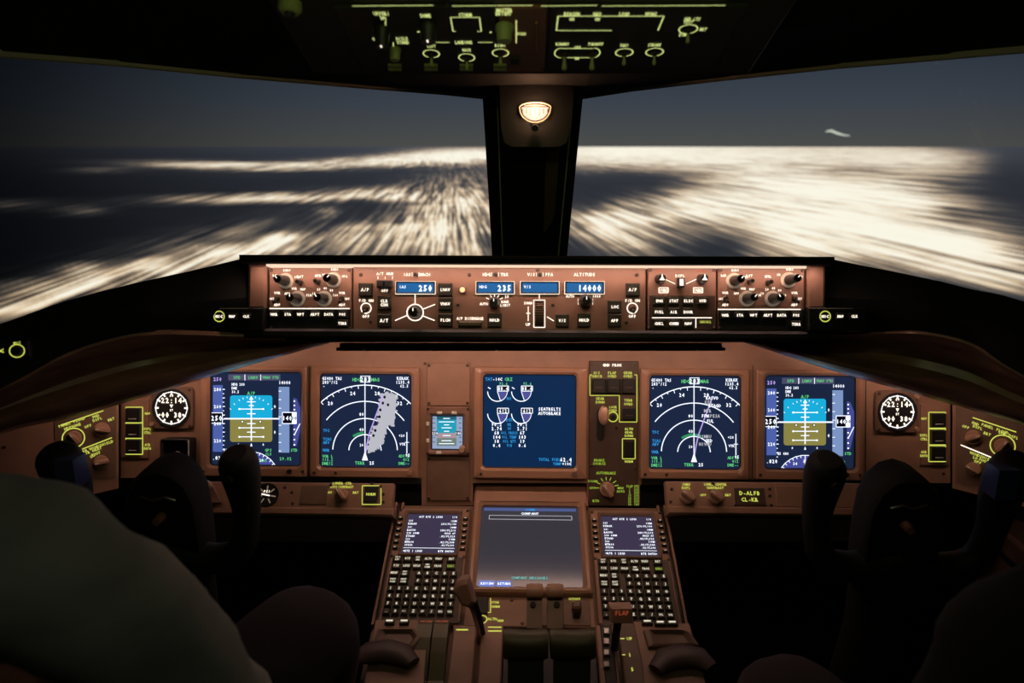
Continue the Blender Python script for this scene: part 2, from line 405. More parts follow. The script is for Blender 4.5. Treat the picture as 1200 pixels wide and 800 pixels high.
def noise(scale, sx, sy, det, rough=.6, dist=0.0):
    mp = N('ShaderNodeMapping'); mp.inputs['Rotation'].default_value = (0, 0, -va*-1); mp.inputs['Scale'].default_value = (sx, sy, 1)
    n = N('ShaderNodeTexNoise'); n.inputs['Scale'].default_value = scale; n.inputs['Detail'].default_value = det; n.inputs['Roughness'].default_value = rough; n.inputs['Distortion'].default_value = dist
    rt = N('ShaderNodeVectorRotate', rotation_type='Z_AXIS'); rt.inputs['Angle'].default_value = va
    nt.links.new(tc.outputs['Object'], rt.inputs['Vector']); mp.inputs['Rotation'].default_value = (0, 0, 0)
    nt.links.new(rt.outputs[0], mp.inputs[0]); nt.links.new(mp.outputs[0], n.inputs['Vector']); return n.outputs['Fac']
def math_(op, a, b):
    n = N('ShaderNodeMath', operation=op)
    for i, v in enumerate((a, b)):
        if isinstance(v, (int, float)): n.inputs[i].default_value = v
        else: nt.links.new(v, n.inputs[i])
    return n.outputs[0]
def rng(v, a, b, c=0.0, d=1.0):
    n = N('ShaderNodeMapRange'); nt.links.new(v, n.inputs['Value'])
    for k_, q in zip(('From Min', 'From Max', 'To Min', 'To Max'), (a, b, c, d)): n.inputs[k_].default_value = q
    return n.outputs[0]
n1 = noise(1.0, 0.40, 0.007, 4.0)          # fine streaks
n2 = noise(1.0, 0.10, 0.0028, 4.0)        # broad streaks
n3 = noise(1.0, 0.012, 0.004, 5.0, .65, .6)  # patches
s1 = rng(n1, .40, .62); s2 = rng(n2, .38, .64); s3 = rng(n3, .36, .62)
mixs = math_('ADD', math_('MULTIPLY', s1, .55), math_('ADD', math_('MULTIPLY', s2, .50), math_('MULTIPLY', s3, .45)))
dd = at.outputs['Fac']
lit = math_('MULTIPLY', dd, math_('POWER', mixs, 1.5))
lit = math_('ADD', math_('MULTIPLY', lit, 1.30), math_('MULTIPLY', math_('MULTIPLY', dd, dd), .16))
rp = N('ShaderNodeValToRGB'); nt.links.new(lit, rp.inputs[0]); e = rp.color_ramp.elements
e[0].position = 0.0; e[0].color = (0.0, 0.0, 0.0, 1)
e[1].position = 1.0; e[1].color = (1.0, 0.95, 0.80, 1)
for p_, c_ in ((.12, (.018, .017, .017)), (.28, (.11, .088, .066)), (.50, (.38, .27, .17)), (.72, (.86, .66, .43))):
    q = e.new(p_); q.color = (*c_, 1)
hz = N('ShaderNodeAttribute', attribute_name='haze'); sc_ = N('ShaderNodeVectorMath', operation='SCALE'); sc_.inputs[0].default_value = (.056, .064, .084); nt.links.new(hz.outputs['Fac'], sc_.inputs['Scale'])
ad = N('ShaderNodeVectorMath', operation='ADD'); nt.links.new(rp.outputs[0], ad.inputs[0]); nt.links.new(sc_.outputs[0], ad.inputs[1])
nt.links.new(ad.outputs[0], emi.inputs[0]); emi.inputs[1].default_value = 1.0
M.stack(rows, GND, cap1=False, closed=False)
g = M.build('ground'); tag(g, kind='structure')
ca = g.data.attributes.new('lights', 'FLOAT', 'POINT'); ca.data.foreach_set('value', dens)
ca = g.data.attributes.new('haze', 'FLOAT', 'POINT'); ca.data.foreach_set('value', haze)
# the small bright wisp above the horizon
pts = [W(a, b, 9000) for a, b in ((968, 154), (974, 153), (981, 156), (988, 158), (996, 159))]
o = sweep('light_wisp', pts, [6, 13, 12, 9, 3], em('wisp_light', (.75, .85, .7), .8), flat=(1, 1)); tag(o, 'small pale bright squiggle of light in the night sky above the horizon', 'light')

# ================================================================== SHELL
def PW(l): return [W(*p) for p in l]
topL = [(-420, 20, .80), (-200, 44, .92), (0, 62, 1.02), (140, 73, 1.09), (280, 87, 1.16), (420, 99, 1.23), (520, 107, 1.28), (567, 112, 1.30)]
topR = [(682, 112, 1.30), (740, 103, 1.28), (850, 90, 1.22), (980, 76, 1.14), (1110, 65, 1.07), (1200, 57, 1.02), (1400, 38, .92), (1620, 15, .80)]
botL = [(-420, 540, .86), (-200, 470, 1.02), (0, 392, 1.18), (140, 345, 1.32), (280, 312, 1.44), (420, 309, 1.52), (520, 309, 1.56), (578, 309, 1.58)]
botR = [(662, 309, 1.58), (740, 309, 1.56), (850, 309, 1.52), (975, 309, 1.44), (1100, 335, 1.32), (1200, 362, 1.18), (1400, 440, 1.02), (1620, 520, .86)]
GLASS = bpy.data.materials.new('window_glass'); GLASS.use_nodes = True; nt = GLASS.node_tree; nt.nodes.clear()
out = N('ShaderNodeOutputMaterial'); mx = N('ShaderNodeMixShader'); tr = N('ShaderNodeBsdfTransparent'); gl = N('ShaderNodeBsdfGlossy')
gl.inputs['Roughness'].default_value = .02; mx.inputs[0].default_value = .035; tr.inputs[0].default_value = (.97, .98, .97, 1)
nt.links.new(tr.outputs[0], mx.inputs[1]); nt.links.new(gl.outputs[0], mx.inputs[2]); nt.links.new(mx.outputs[0], out.inputs[0])
for nm, a, b in (('window_1', topL, botL), ('window_2', topR, botR)):
    f = sweep(nm, PW(a), [.006]*len(a), GRY, n=8); tag(f, kind='structure')
    gg = grid_mesh('pane', [PW(a), PW(b)], GLASS, f)
    sl = sweep('sill_frame', PW([(p[0], p[1]+1, p[2]) for p in b]), [.010]*len(b), PAD, f, n=8)
# ceiling: header above the windscreen running back over the overhead panel
A = PW([(p[0], p[1]+1, p[2]) for p in topL]+[(624, 112, 1.30)]+[(p[0], p[1]+1, p[2]) for p in topR])
B = [Vector((p.x*.98, min(1.02, p.y-.02), 1.455+.18*abs(p.x)**1.5)) for p in A]
B = [Vector((b.x, b.y, max(b.z, a.z+.03))) for a, b in zip(A, B)]
Cc = [Vector((p.x*1.0, -.05, 1.86)) for p in A]; Dd = [Vector((p.x, -.9, 1.90)) for p in A]
cl = grid_mesh('ceiling', [A, B, Cc, Dd], PAD, smooth=False); thick(cl, .01, -1); tag(cl, kind='structure')
XW = 1.10; FZ = .18
def slab(name, pts, m, kind='structure'):
    M = MB(); M.add(pts, [tuple(range(len(pts)))], m); o = M.build(name); thick(o, .02, 0); return tag(o, kind=kind)
slab('floor', [(-XW, -.9, FZ-.011), (XW, -.9, FZ-.011), (XW, 2.3, FZ-.011), (-XW, 2.3, FZ-.011)], BLK2)
slab('wall_left', [(-XW, -.9, FZ), (-XW, 2.3, FZ), (-XW, 2.3, .84), (-XW, 1.2, .84), (-XW, .35, 1.05), (-XW, .3, 1.88), (-XW, -.9, 1.9)], BLK2)
slab('wall_right', [(XW, -.9, FZ), (XW, 2.3, FZ), (XW, 2.3, .84), (XW, 1.2, .84), (XW, .35, 1.05), (XW, .3, 1.88), (XW, -.9, 1.9)], BLK2)
slab('wall_front', [(-XW, 2.3, FZ), (XW, 2.3, FZ), (XW, 2.3, .84), (-XW, 2.3, .84)], BLK2)
slab('wall_back', [(-XW, -.9, FZ), (XW, -.9, FZ), (XW, -.9, 1.9), (-XW, -.9, 1.9)], BLK2)

# centre post
P = empty('window_post', W(622, 300, 1.52), 'tapering black post standing between the two windscreen panes', 'post')
def pquad(name, top, bot, dt, db, m, depth=.03):
    a, b = top; c, d = bot; M = MB()
    F = [W(a, 104, dt), W(b, 104, dt), W(d, 306, db), W(c, 306, db)]; K = [p+FWD*depth for p in F]
    M.stack([[tuple(p) for p in reversed(K)], [tuple(p) for p in reversed(F)]], m, cap0=True); return child(M.build(name), P)
pquad('post_core', (582, 673), (589, 654), 1.26, 1.49, BLK, .05)
pquad('side_flange', (565, 583), (577, 590), 1.285, 1.525, PAD, .03); pquad('side_flange', (672, 684), (653, 664), 1.285, 1.525, PAD, .03)
pquad('edge_strip', (581.5, 583), (588.5, 590), 1.255, 1.485, GRY, .01); pquad('edge_strip', (672, 673.5), (653, 654.5), 1.255, 1.485, GRY, .01)
M = MB(); F = [W(641, 172, 1.325), W(656, 172, 1.325), W(650, 250, 1.415), W(646, 262, 1.43), W(637, 274, 1.445), W(638, 215, 1.375)]
M.stack([[tuple(p+FWD*.01) for p in reversed(F)], [tuple(p-FWD*.004) for p in reversed(F)]], BRN2, cap0=True); o = child(M.build('pull_strap'), P); o['label'] = 'brown leather strap on the post'
# magnetic compass
K = empty('magnetic_compass', W(627, 130, 1.2), 'black compass housing on the window post with a glowing round compass', 'compass')
def hull(name, front, Df, Db, m, grow=1.0):
    M = MB(); cx = sum(p[0] for p in front)/len(front); cy = sum(p[1] for p in front)/len(front)
    f = [tuple(W(x, y, Df)) for x, y in front]; b = [tuple(W(cx+(x-cx)*grow*Df/Db, cy+(y-cy)*grow*Df/Db, Db)) for x, y in front]
    M.stack([list(reversed(b)), list(reversed(f))], m, cap0=True); return M.build(name)
fr = [(585, 92), (673, 92), (671, 130), (668, 152), (664, 167), (655, 172), (600, 172), (591, 167), (587, 150)]
# housing with opening: ring between outer outline and lens opening
inn = [(608, 118), (646, 118), (646, 125), (645, 133), (642, 140), (637, 145), (616, 145), (611, 140), (609, 130)]
M = MB(); O_ = [tuple(W(x, y, 1.19)) for x, y in fr]; I_ = [tuple(W(x, y, 1.19)) for x, y in inn]; J_ = [tuple(W(x, y, 1.215)) for x, y in inn]; B_ = [tuple(W(627+(x-627)*1.0, y, 1.26)) for x, y in fr]
M.stack([B_, O_, I_, J_], BLK, cap1=True); child(M.build('housing'), K)
cw_ = mat('compass_card', (.5, .35, .25), .4, emit=(1.0, .72, .55), strength=1.1)
M = MB(); c_ = W(627, 131, 1.205); 
Lp = []
for j in range(5):
    a = R(90*j/4); Lp.append([tuple(c_+UPV*.006+RGT*(.0215*math.cos(a)*math.cos(2*math.pi*k/20))+UPV*((.020 if k > 10 else .005)*math.cos(a)*math.sin(2*math.pi*k/20))-FWD*(.010*math.sin(a))) for k in range(20)])
M.stack(Lp, cw_); child(M.build('compass_bowl', None, True), K)
M = MB()
for i in range(7):
    xx = 612+i*5; M.stack([[tuple(W(xx-.5, 127, 1.192)), tuple(W(xx+.5, 127, 1.192)), tuple(W(xx+.5, 133 if i % 2 else 136, 1.192)), tuple(W(xx-.5, 133 if i % 2 else 136, 1.192))]], BLK)
M.stack([[tuple(W(610, 124.5, 1.192)), tuple(W(644, 124.5, 1.192)), tuple(W(644, 125.5, 1.192)), tuple(W(610, 125.5, 1.192))]], BLK)
o = child(M.build('compass_marks'), K); o['kind'] = 'stuff'
o = child(sweep('adjuster_knob', [W(627, 150, 1.185), W(627, 150, 1.175)], [.006, .005], BLK, n=12), K)
o = child(sweep('lens_ring', [W(627+18.5*math.cos(R(a)), 126+(18 if 0 < a < 180 else 6)*math.sin(R(a)), 1.188) for a in range(0, 361, 20)], [.0012]*19, GRY, n=6), K)

# ================================================================== GLARESHIELD
G = empty('glareshield', W(628, 395, 1.15), 'black and brown padded glareshield hood spanning the cockpit below the windows', 'glareshield')
def gbox(name, x0, y0, x1, y1, h0, h1, m, bev=.003, r=0):
    a = FCE.uv(x0, y1); b = FCE.uv(x1, y0); M = MB()
    if r: M.rbox(*a, *b, h0, h1, r, m, bev)
    else: M.box(*a, *b, h0, h1, m, bev)
    M.v = [tuple(FCE.world(*p)) for p in M.v]; return child(M.build(name), G)
gbox('top_lip', 288, 303, 970, 309.5, -.10, .030, PAD, .004)
gbox('back_plate', 288, 309.5, 970, 389, -.12, -.022, BLK)
gbox('bottom_lip', 288, 388.5, 970, 396, -.12, .012, BLK, .004)
gbox('end_block', 291, 310, 313, 362, -.12, .004, BRN, .004); gbox('end_block', 945, 310, 967, 362, -.12, .004, BRN, .004)
gbox('edge_glow_bar', 313, 310.4, 944, 312.2, -.02, .004, em('edge_glow_bar', (1.0, .72, .52), 1.0), 0)  # glowing bar, a painted highlight where the faceplate edge catches light
# top pad running forward to the windscreen
rowsG = []
def padrow(lst): return PW(lst)
r0 = [(288, 303, 1.16), (400, 303, 1.16), (628, 303, 1.16), (860, 303, 1.16), (970, 303, 1.16)]
r1 = [(288, 308, 1.46), (400, 309, 1.53), (628, 309, 1.59), (860, 309, 1.53), (970, 308, 1.46)]
o = child(grid_mesh('top_pad', [PW(r0), PW(r1)], PAD), G); thick(o, .012, -1)
# side wings: black upper fascia, brown lower roll
def wing(Tt, Mm, M2, Bb, flip):
    Tt, Mm, M2, Bb = smooth_path(Tt, 4), smooth_path(Mm, 4), smooth_path(M2, 4), smooth_path(Bb, 4)
    n = len(Tt); rws = []
    back = [W(p[0], p[1]+3, p[2]+.20) for p in Tt]
    mid = [W((a[0]+b[0])/2, (a[1]+b[1])/2, (a[2]+b[2])/2-.022) for a, b in zip(Tt, Mm)]
    rr_ = [back, [W(*p) for p in Tt], mid, [W(*p) for p in Mm]]
    o = child(grid_mesh('side_fascia', rr_, PAD), G); thick(o, .006, 1 if flip else -1)
    # lower roll: concave cove then rounded lip
    cov = []
    for t, dd_ in ((0, 0), (.05, -.004), (.12, .012), (.28, .040), (.45, .048), (.58, .034), (.68, .006), (.77, -.014), (.86, -.018), (.94, -.008), (1.0, .015)):
        cov.append([W(a[0]*(1-t)+b[0]*t, a[1]*(1-t)+b[1]*t, a[2]*(1-t)+b[2]*t+dd_*min(1, (b[1]-a[1])/45.0)) for a, b in zip(M2, Bb)])
    cov.append([W(b[0], b[1]-4, b[2]+.12) for b in Bb])
    o = child(grid_mesh('lower_roll', cov, HOOD), G); thick(o, .004, 1 if flip else -1)
    o['label'] = 'glossy brown rolled underside of the hood'
wing([(-420, 520, .70), (-200, 448, .86), (0, 385, 1.0), (80, 357, 1.05), (160, 336, 1.09), (230, 320, 1.15), (300, 303, 1.20)],
     [(-420, 640, .68), (-200, 545, .84), (0, 452, .98), (80, 410, 1.03), (160, 388, 1.07), (235, 388, 1.15), (300, 392, 1.19)],
     [(-420, 640, .68), (-200, 545, .84), (0, 452, .98), (80, 410, 1.03), (160, 388, 1.07), (240, 389, 1.14), (350, 395, 1.18)],
     [(-420, 660, .80), (-200, 570, .95), (0, 505, 1.08), (85, 486, 1.13), (165, 463, 1.17), (260, 434, 1.20), (385, 399, 1.22)], False)
wing([(958, 304, 1.20), (1020, 313, 1.15), (1080, 325, 1.09), (1140, 339, 1.05), (1200, 353, 1.0), (1400, 420, .86), (1620, 500, .70)],
     [(958, 392, 1.19), (1020, 388, 1.15), (1080, 388, 1.07), (1140, 402, 1.03), (1200, 440, .98), (1400, 535, .84), (1620, 630, .68)],
     [(908, 395, 1.18), (1018, 389, 1.14), (1080, 388, 1.07), (1140, 402, 1.03), (1200, 440, .98), (1400, 535, .84), (1620, 630, .68)],
     [(868, 400, 1.22), (985, 437, 1.20), (1060, 458, 1.17), (1130, 478, 1.13), (1200, 498, 1.08), (1400, 560, .95), (1620, 650, .80)], True)
# underside shelf with the flood lamp housing
def ubox(name, x0, y0, x1, y1, Df, Db, m):
    M = MB(); f = [W(x0, y1, Df), W(x1, y1, Df), W(x1, y0, Df), W(x0, y0, Df)]; b = [p+FWD*(Db-Df) for p in f]
    M.stack([[tuple(p) for p in b], [tuple(p) for p in f]], m, cap0=True); return child(M.build(name), G)
ubox('underside_shelf', 335, 396, 905, 401, 1.16, 1.38, mat('shelf_gloss', (.03, .028, .035), .22))
HS = mat('satin_rail', (.020, .018, .020), .35)
o = ubox('flood_lamp_housing', 398, 401.5, 846, 407, 1.24, 1.27, HS)
ubox('housing_lip', 394, 407, 850, 411, 1.25, 1.262, HS)
for xx in (427, 505, 582, 656, 736, 816):
    o = child(sweep('fixing_stud', [W(xx, 409.5, 1.249), W(xx, 409.5, 1.245)], [.003, .0025], STEEL, n=8), G)

# ---- small dark switch panels at both ends of the glareshield
for (x0, x1, rx, t1, t2, lab) in ((245, 313, 262, 278, 294, 'small black switch panel under the left end of the glareshield'), (943, 1012, 962, 979, 995, 'small black switch panel under the right end of the glareshield')):
    t = T('switch_panel', lab, 'panel', FCE, (x0+x1)/2, 374, 'glareshield end switch panels', h=.016)
    t.box('faceplate', x0, 361, x1, 388, -.06, 0, BLK, .002)
    t.ring(rx, 371, 6, 1.2, LY); t.text('MIC', rx, 371, 2.6, LW)
    t.button(t1-5, 367, t1+5, 375, 'MAP', cap=2.6, h=.003); t.button(t2-5, 367, t2+5, 375, 'CLK', cap=2.6, h=.003)
    t.line(x0+10, 361.8, x1-18, 361.8, .7, GRY); t.done()

# ---- EFIS control panels
def efis(x0, x1, big, small, line, btn, terr, side, lab):
    t = T('display_control_panel', lab, 'panel', FCE, (x0+x1)/2, 350, 'display control panels')
    t.box('faceplate', x0, 314, x1, 387, -.02, 0, BRN, .0015)
    t.screws([(x0+2.6, 316.5), (x1-2.6, 316.5), (x0+2.6, 385), (x1-2.6, 385)])
    for (a, b, tx) in big:
        t.knob(a, b, 6.2, .040, KNBD, dial=(9.2, DIAL), rot=random.choice((-40, 0, 35)))
        for i, q in enumerate(tx):
            an = R(150-i*(130/max(1, len(tx)-1))); t.text(q, a+14*math.cos(an), b-12.5*math.sin(an), 2.3, h=.0008, cw=.75)
    for (a, b, q) in small: t.knob(a, b, 3.2, .018, KNBD, pointer=False); t.text(q, a, b-7, 2.4)
    t.box('key_plate', x0+.8, line[2]+.4, x1-.8, 386.3, -.001, .0008, BLK, 0)
    t.line(line[0], line[2], line[1], line[2], 1.1, h=.0012)
    for xx, q in btn: t.button(xx-5.5, line[2]+2.5, xx+5.5, line[2]+11, q, cap=2.7, m=KEY, h=.004)
    t.button(terr-6, line[2]+13, terr+6, line[2]+21.5, 'TERR', cap=2.7, h=.004)
    for xx in side:
        t.toggle(xx, 350, KNBD, .018, 2.2); t.text('VOR', xx, 343, 2.4); t.text('ADF', xx, 357, 2.4)
    t.text('OFF', side[0]-6 if side[0] < 500 else side[0]-5, 350, 2.2, cw=.7); t.text('OFF', side[1]+6, 350, 2.2, cw=.7)
    t.done()
efis(315, 412, [(335, 329, ('RAD', 'BARO', 'STD')), (391, 328, ('IN', 'BARO', 'HPA')), (349, 350, ('APP', 'VOR', 'MAP', 'PLN')), (380, 350, ('10', '20', '40', '80', '160'))],
     [(352, 331, 'RST'), (373, 330, 'MTR')], (316, 410, 361.5), [(322.5, 'WXR'), (338, 'STA'), (353.5, 'WPT'), (370, 'ARPT'), (386, 'DATA'), (402, 'POS')], 402, (325, 401),
     'brown display control panel with dark knobs at the left end of the glareshield')
efis(841, 943, [(860, 329, ('RAD', 'BARO', 'STD')), (924, 328, ('IN', 'BARO', 'HPA')), (875, 350, ('APP', 'VOR', 'MAP', 'PLN')), (905, 350, ('10', '20', '40', '80', '160'))],
     [(878, 330, 'RST'), (900, 331, 'MTR')], (841, 938, 362.5), [(849.5, 'WXR'), (866, 'STA'), (882.5, 'WPT'), (899, 'ARPT'), (915, 'DATA'), (932, 'POS')], 932, (850, 931),
     'brown display control panel with dark knobs at the right end of the glareshield')

# ---- mode control panel
t = T('mode_control_panel', 'long brown autopilot panel with four blue number windows in the glareshield', 'panel', FCE, 585, 350)
t.box('faceplate', 413.5, 314, 757, 387, -.02, 0, BRN, .0015)
t.screws([(423, 322), (550, 322), (537, 357), (648, 357.5), (746, 322), (734, 378), (434.5, 377), (630, 316.5)])
def counter(x0, x1, lab, num, ty):
    F = MB(); a = t.L(x0, 344); b = t.L(x1, 330); k = t.k
    F.frame((*a, *b), (a[0]+2.0*k, a[1]+1.6*k, b[0]-2.0*k, b[1]-1.6*k), 0, .003, .0008, .0006, BLK, .0006, 2); fo = F.build('display_window', t.e)
    Q = MB(); Q.box(a[0]+1.8*k, a[1]+1.4*k, b[0]-1.8*k, b[1]-1.4*k, 0, .0008, ELC)
    if lab: Q.text(lab, a[0]+8*k, (a[1]+b[1])/2+1*k, 3.4*k, .0012, EW, 'c', .85)
    if num: Q.text(num, b[0]-3*k, (a[1]+b[1])/2-.4*k, 7.2*k, .0012, ELW, 'r', .78)
    q = Q.build('number_display', fo); q['kind'] = 'stuff'
    t.outline(x0-.2, 329.8, x1+.2, 344.4, .7, LW, h=.0004)
    if ty: t.text(ty[0], (x0+x1)/2-10, 321.5, 2.9, align='c'); t.text(ty[1], (x0+x1)/2+11, 321.5, 2.9); t.knob((x0+x1)/2, 321.5, 2.3, .006, KNBD, pointer=False, name='select_button'); t.line((x0+x1)/2-4, 319, (x0+x1)/2-4, 324, .6); t.line((x0+x1)/2+4, 319, (x0+x1)/2+4, 324, .6)
counter(464, 510, 'IAS', '250', ('IAS', 'MACH')); counter(558, 602.5, 'HDG', '235', ('HDG', 'TRK')); counter(610, 655, 'V/S', None, ('V/S', 'FPA')); counter(662, 708, None, '14000', None)
t.text('ALTITUDE', 685, 321.5, 2.9)
for x0 in (421, 733):
    t.button(x0, 332, x0+16, 347, 'A/P', cap=3.4); t.text('F/D ON', x0+8, 352, 2.7); t.ring(x0+8, 361, 6, 1.2); t.toggle(x0+8, 361.5, KNBD, .016, 2.2); t.text('OFF', x0+8, 370.5, 2.7)
t.button(443, 329, 451, 337, None, BLK, h=.012, name='arm_switch'); t.button(452, 329, 460, 337, None, BLK, h=.012, name='arm_switch')
t.text('A/T ARM', 451, 320.5, 2.6); t.line(443, 327, 443, 323.5, .8); t.line(460, 327, 460, 323.5, .8); t.line(451.5, 327, 451.5, 324, .8); t.text('OFF', 451, 340.5, 2.5)
t.button(443, 347, 459, 363, 'CLB|CON', cap=3.0); t.button(443, 368, 459, 383, 'A/T', cap=3.4)
for y0, q in ((332, 'LNAV'), (348.5, 'VNAV'), (367.5, 'FLCH')): t.button(514, y0, 530.5, y0+15, q, cap=3.0)
t.ring(486.5, 366, 9.6, 1.3)
for a, b, c, d in ((486.5, 345, 486.5, 356), (496, 362, 510, 356.5), (495.5, 370, 509.5, 375.5), (477, 369.5, 463, 375.5)): t.line(a, b, c, d, 1.1)
t.knob(486.5, 366, 7, .022, KNBD)
def mk(M): M.cyl(0, 0, [(.0065, 0), (.0065, .002), (.0045, .003)], BRN2, 16); M.cyl(0, 0, [(.004, .003), (.0025, .0045)], EO, 12)
t.inst('lamp', 'indicator_lamp', 542, 339.5, 0, mk)
t.text('A/P DISENGAGE', 551, 373, 2.7, cw=.72); t.box('disengage_bar', 537, 376.5, 565, 382.5, 0, .008, OLV, .002)
t.knob(579.5, 355, 6.5, .028, KNBD)
for an in (35, 65, 90, 115, 145): t.line(579.5+8*math.cos(R(an)), 354-6.2*math.sin(R(an)), 579.5+12*math.cos(R(an)), 354-9*math.sin(R(an)), .9)
t.text('AUTO', 567, 356, 2.6, cw=.75); t.text('BANK', 592, 353.5, 2.5, cw=.75); t.text('LIMIT', 592, 357.5, 2.5, cw=.75); t.text('25', 594, 347.5, 2.4)
t.button(571.5, 367, 588, 383, 'HOLD', cap=3.0)
t.button(651, 368, 666.5, 383, 'V/S', cap=3.0); t.button(676.5, 367, 692, 383, 'HOLD', cap=3.0)
t.text('AUTO', 668, 347, 2.6, cw=.75); t.text('1000', 699, 347, 2.6, cw=.75); t.knob(686, 353, 7, .026, KNBD, dial=(8.6, BRN2)); t.line(677.5, 350, 677.5, 357, .7); t.line(694.5, 350, 694.5, 357, .7)
t.button(712, 352, 728, 367, 'LOC', cap=3.0); t.button(712, 368, 728, 383, 'APP', cap=3.0)
# vertical speed thumbwheel
M = MB(); k = t.k; a = t.L(632, 367)
lps = []
for xx in (-4.6*k, 4.6*k):
    lps.append([(a[0]+xx, a[1]+14*k*math.cos(R(q)), -.004+14*k*math.sin(R(q))) for q in range(0, 181, 12)])
M.stack(lps, KNB, cap0=True, cap1=True, closed=True)
for q in range(18, 180, 12): M.box(a[0]-4.6*k, a[1]+14*k*math.cos(R(q))-.5*k, a[0]+4.6*k, a[1]+14*k*math.cos(R(q))+.5*k, -.004+14*k*math.sin(R(q)), -.003+14*k*math.sin(R(q))+.0006, BLK)
M.build('thumbwheel', t.e)
t.outline(625.5, 351.5, 638.5, 383.5, .9, LW); t.line(632, 345, 632, 350, .9); t.text('DOWN', 619, 355, 2.5, cw=.72); t.text('UP', 619, 380, 2.8)
t.line(619, 359, 619, 376, .9); t.line(616.5, 367, 621.5, 367, .9); t.line(641, 371, 649, 376, 1.0)
t.done()

# ---- display select panel
t = T('display_select_panel', 'brown display select panel with two pointer knobs beside the autopilot panel', 'panel', FCE, 799, 350)
t.box('faceplate', 759, 314, 839.5, 387, -.02, 0, BRN, .0015)
t.screws([(762, 316.5), (836.5, 316.5), (762, 385), (836.5, 385)])
t.box('key_plate', 760.5, 346.5, 838, 386.3, -.001, .0006, DKP, 0)
for xx in (773, 822):
    t.knob(xx, 327, 6, .022, KNBD, pointer=False); x_, y_ = t.L(xx+(-1 if xx < 800 else 1)*.0, 326.5); k = t.k
    t.leg.poly([(x_-3.4*k, y_-3*k), (x_+3.4*k, y_-3*k), (x_+1*k, y_), (x_+.5*k, y_+4*k), (x_-.5*k, y_+4*k), (x_-1*k, y_)], .0228, LW)
    t.line(xx-5, 317.5, xx+5, 317.5, .8, LR)
t.button(793, 326, 801, 337, None, BLK, h=.010, name='rocker_switch'); t.rect(795, 327.5, 799.4, 335, LW, h=.0105); t.text('DSPL', 797, 323, 2.6)
t.line(779, 327, 791, 332.5, 1.0); t.line(804, 332.5, 816, 327, 1.0)
for xx, q in ((777.5, 'INBD'), (818, 'INBD')): t.outline(xx-5.5, 337, xx+5.5, 343, .8, LW); t.text(q, xx, 340, 3.0, cw=.78)
for yy, xs in ((352.5, ((772, 'ENG'), (789, 'STAT'), (806, 'ELEC'), (823, 'HYD'))), (365.5, ((772, 'FUEL'), (789, 'AIR'), (806, 'DOOR'))), (379, ((772, 'CHKL'), (789, 'COMM'), (806, 'NAV')))):
    for xx, q in xs: t.button(xx-6.5, yy-4.8, xx+6.5, yy+4.8, q, cap=2.8, h=.004)
t.line(764, 372.2, 834, 372.2, 1.0, h=.001); t.line(815.3, 372.2, 815.3, 384, 1.0, h=.001); t.text('CANC/RCL', 826.5, 377, 2.3, LY, cw=.6, h=.001); t.done()

# ================================================================== MAIN INSTRUMENT PANEL
IP = T('instrument_panel', 'wide brown main instrument panel behind the row of flight displays', 'panel', MIP, 621, 490)
def plate(pts, m, name='panel_plate', h0=-.03, h1=-.001):
    M = MB(); M.prism([IP.L(a, b) for a, b in pts], h0, h1, m); return M.build(name, IP.e)
plate([(141, 560), (234.5, 560), (234.5, 395), (141, 395)], BRN)
plate([(234.5, 566), (494, 566), (494, 395), (234.5, 395)], BRN)
plate([(494, 592), (554, 592), (554, 395), (494, 395)], BRN)
plate([(554, 566), (688, 566), (688, 395), (554, 395)], BRN)
plate([(688, 592), (750, 592), (750, 395), (688, 395)], BRN)
plate([(750, 568), (1015, 568), (1015, 395), (750, 395)], BRN)
plate([(1015, 566), (1114, 566), (1114, 395), (1015, 395)], BRN)
plate([(230, 640), (1020, 640), (1020, 562), (230, 562)], BLK, 'under_panel', -.06, -.032)
IP.screws([(227, 434), (170, 552), (229, 548), (1021, 438), (1023, 553), (1106, 555), (498, 426), (549, 426)], -.001)
# vertical seams between the display bays
for a in (235.3, 362, 882, 1014.5): IP.box('seam_strip', a-.8, 428, a+.8, 562, -.001, .0002, BLK, 0)
IP.box('lower_rail', 234, 559.5, 494, 564, -.001, .004, BLK, .001); IP.box('lower_rail', 752, 562, 1015, 566.5, -.001, .004, BLK, .001)

def rim(t, ox0, oy0, ox1, oy1, sx0, sy0, sx1, sy1, hgt=.010, rad=5, m=BEZ, smat=SN):
    M = MB(); k = t.k
    a = t.L(ox0, oy1); b = t.L(ox1, oy0); c = t.L(sx0, sy1); d = t.L(sx1, sy0)
    M.frame((*a, *b), (*c, *d), 0, hgt, 2*k, rad*k, m, .0022, 5)
    bz = M.build('bezel', t.e, True)
    M = MB(); M.frame((c[0]-1.5*k, c[1]-1.5*k, d[0]+1.5*k, d[1]+1.5*k), (c[0]+1.2*k, c[1]+1.2*k, d[0]-1.2*k, d[1]-1.2*k), 0, hgt*.45, rad*k, (rad-1)*k, BLK, .0006, 4); M.build('gasket', bz)
    M = MB(); M.box(*c, *d, -.002, .001, smat); return M.build('screen', t.e)
def clip_arc(t, cx, cy, r, w_, m, a0, a1, h=.0018, n=None): t.leg.arc(*t.L(cx, cy), r*t.k, w_*t.k, h, m, a0, a1, n)
HS_ = .0018
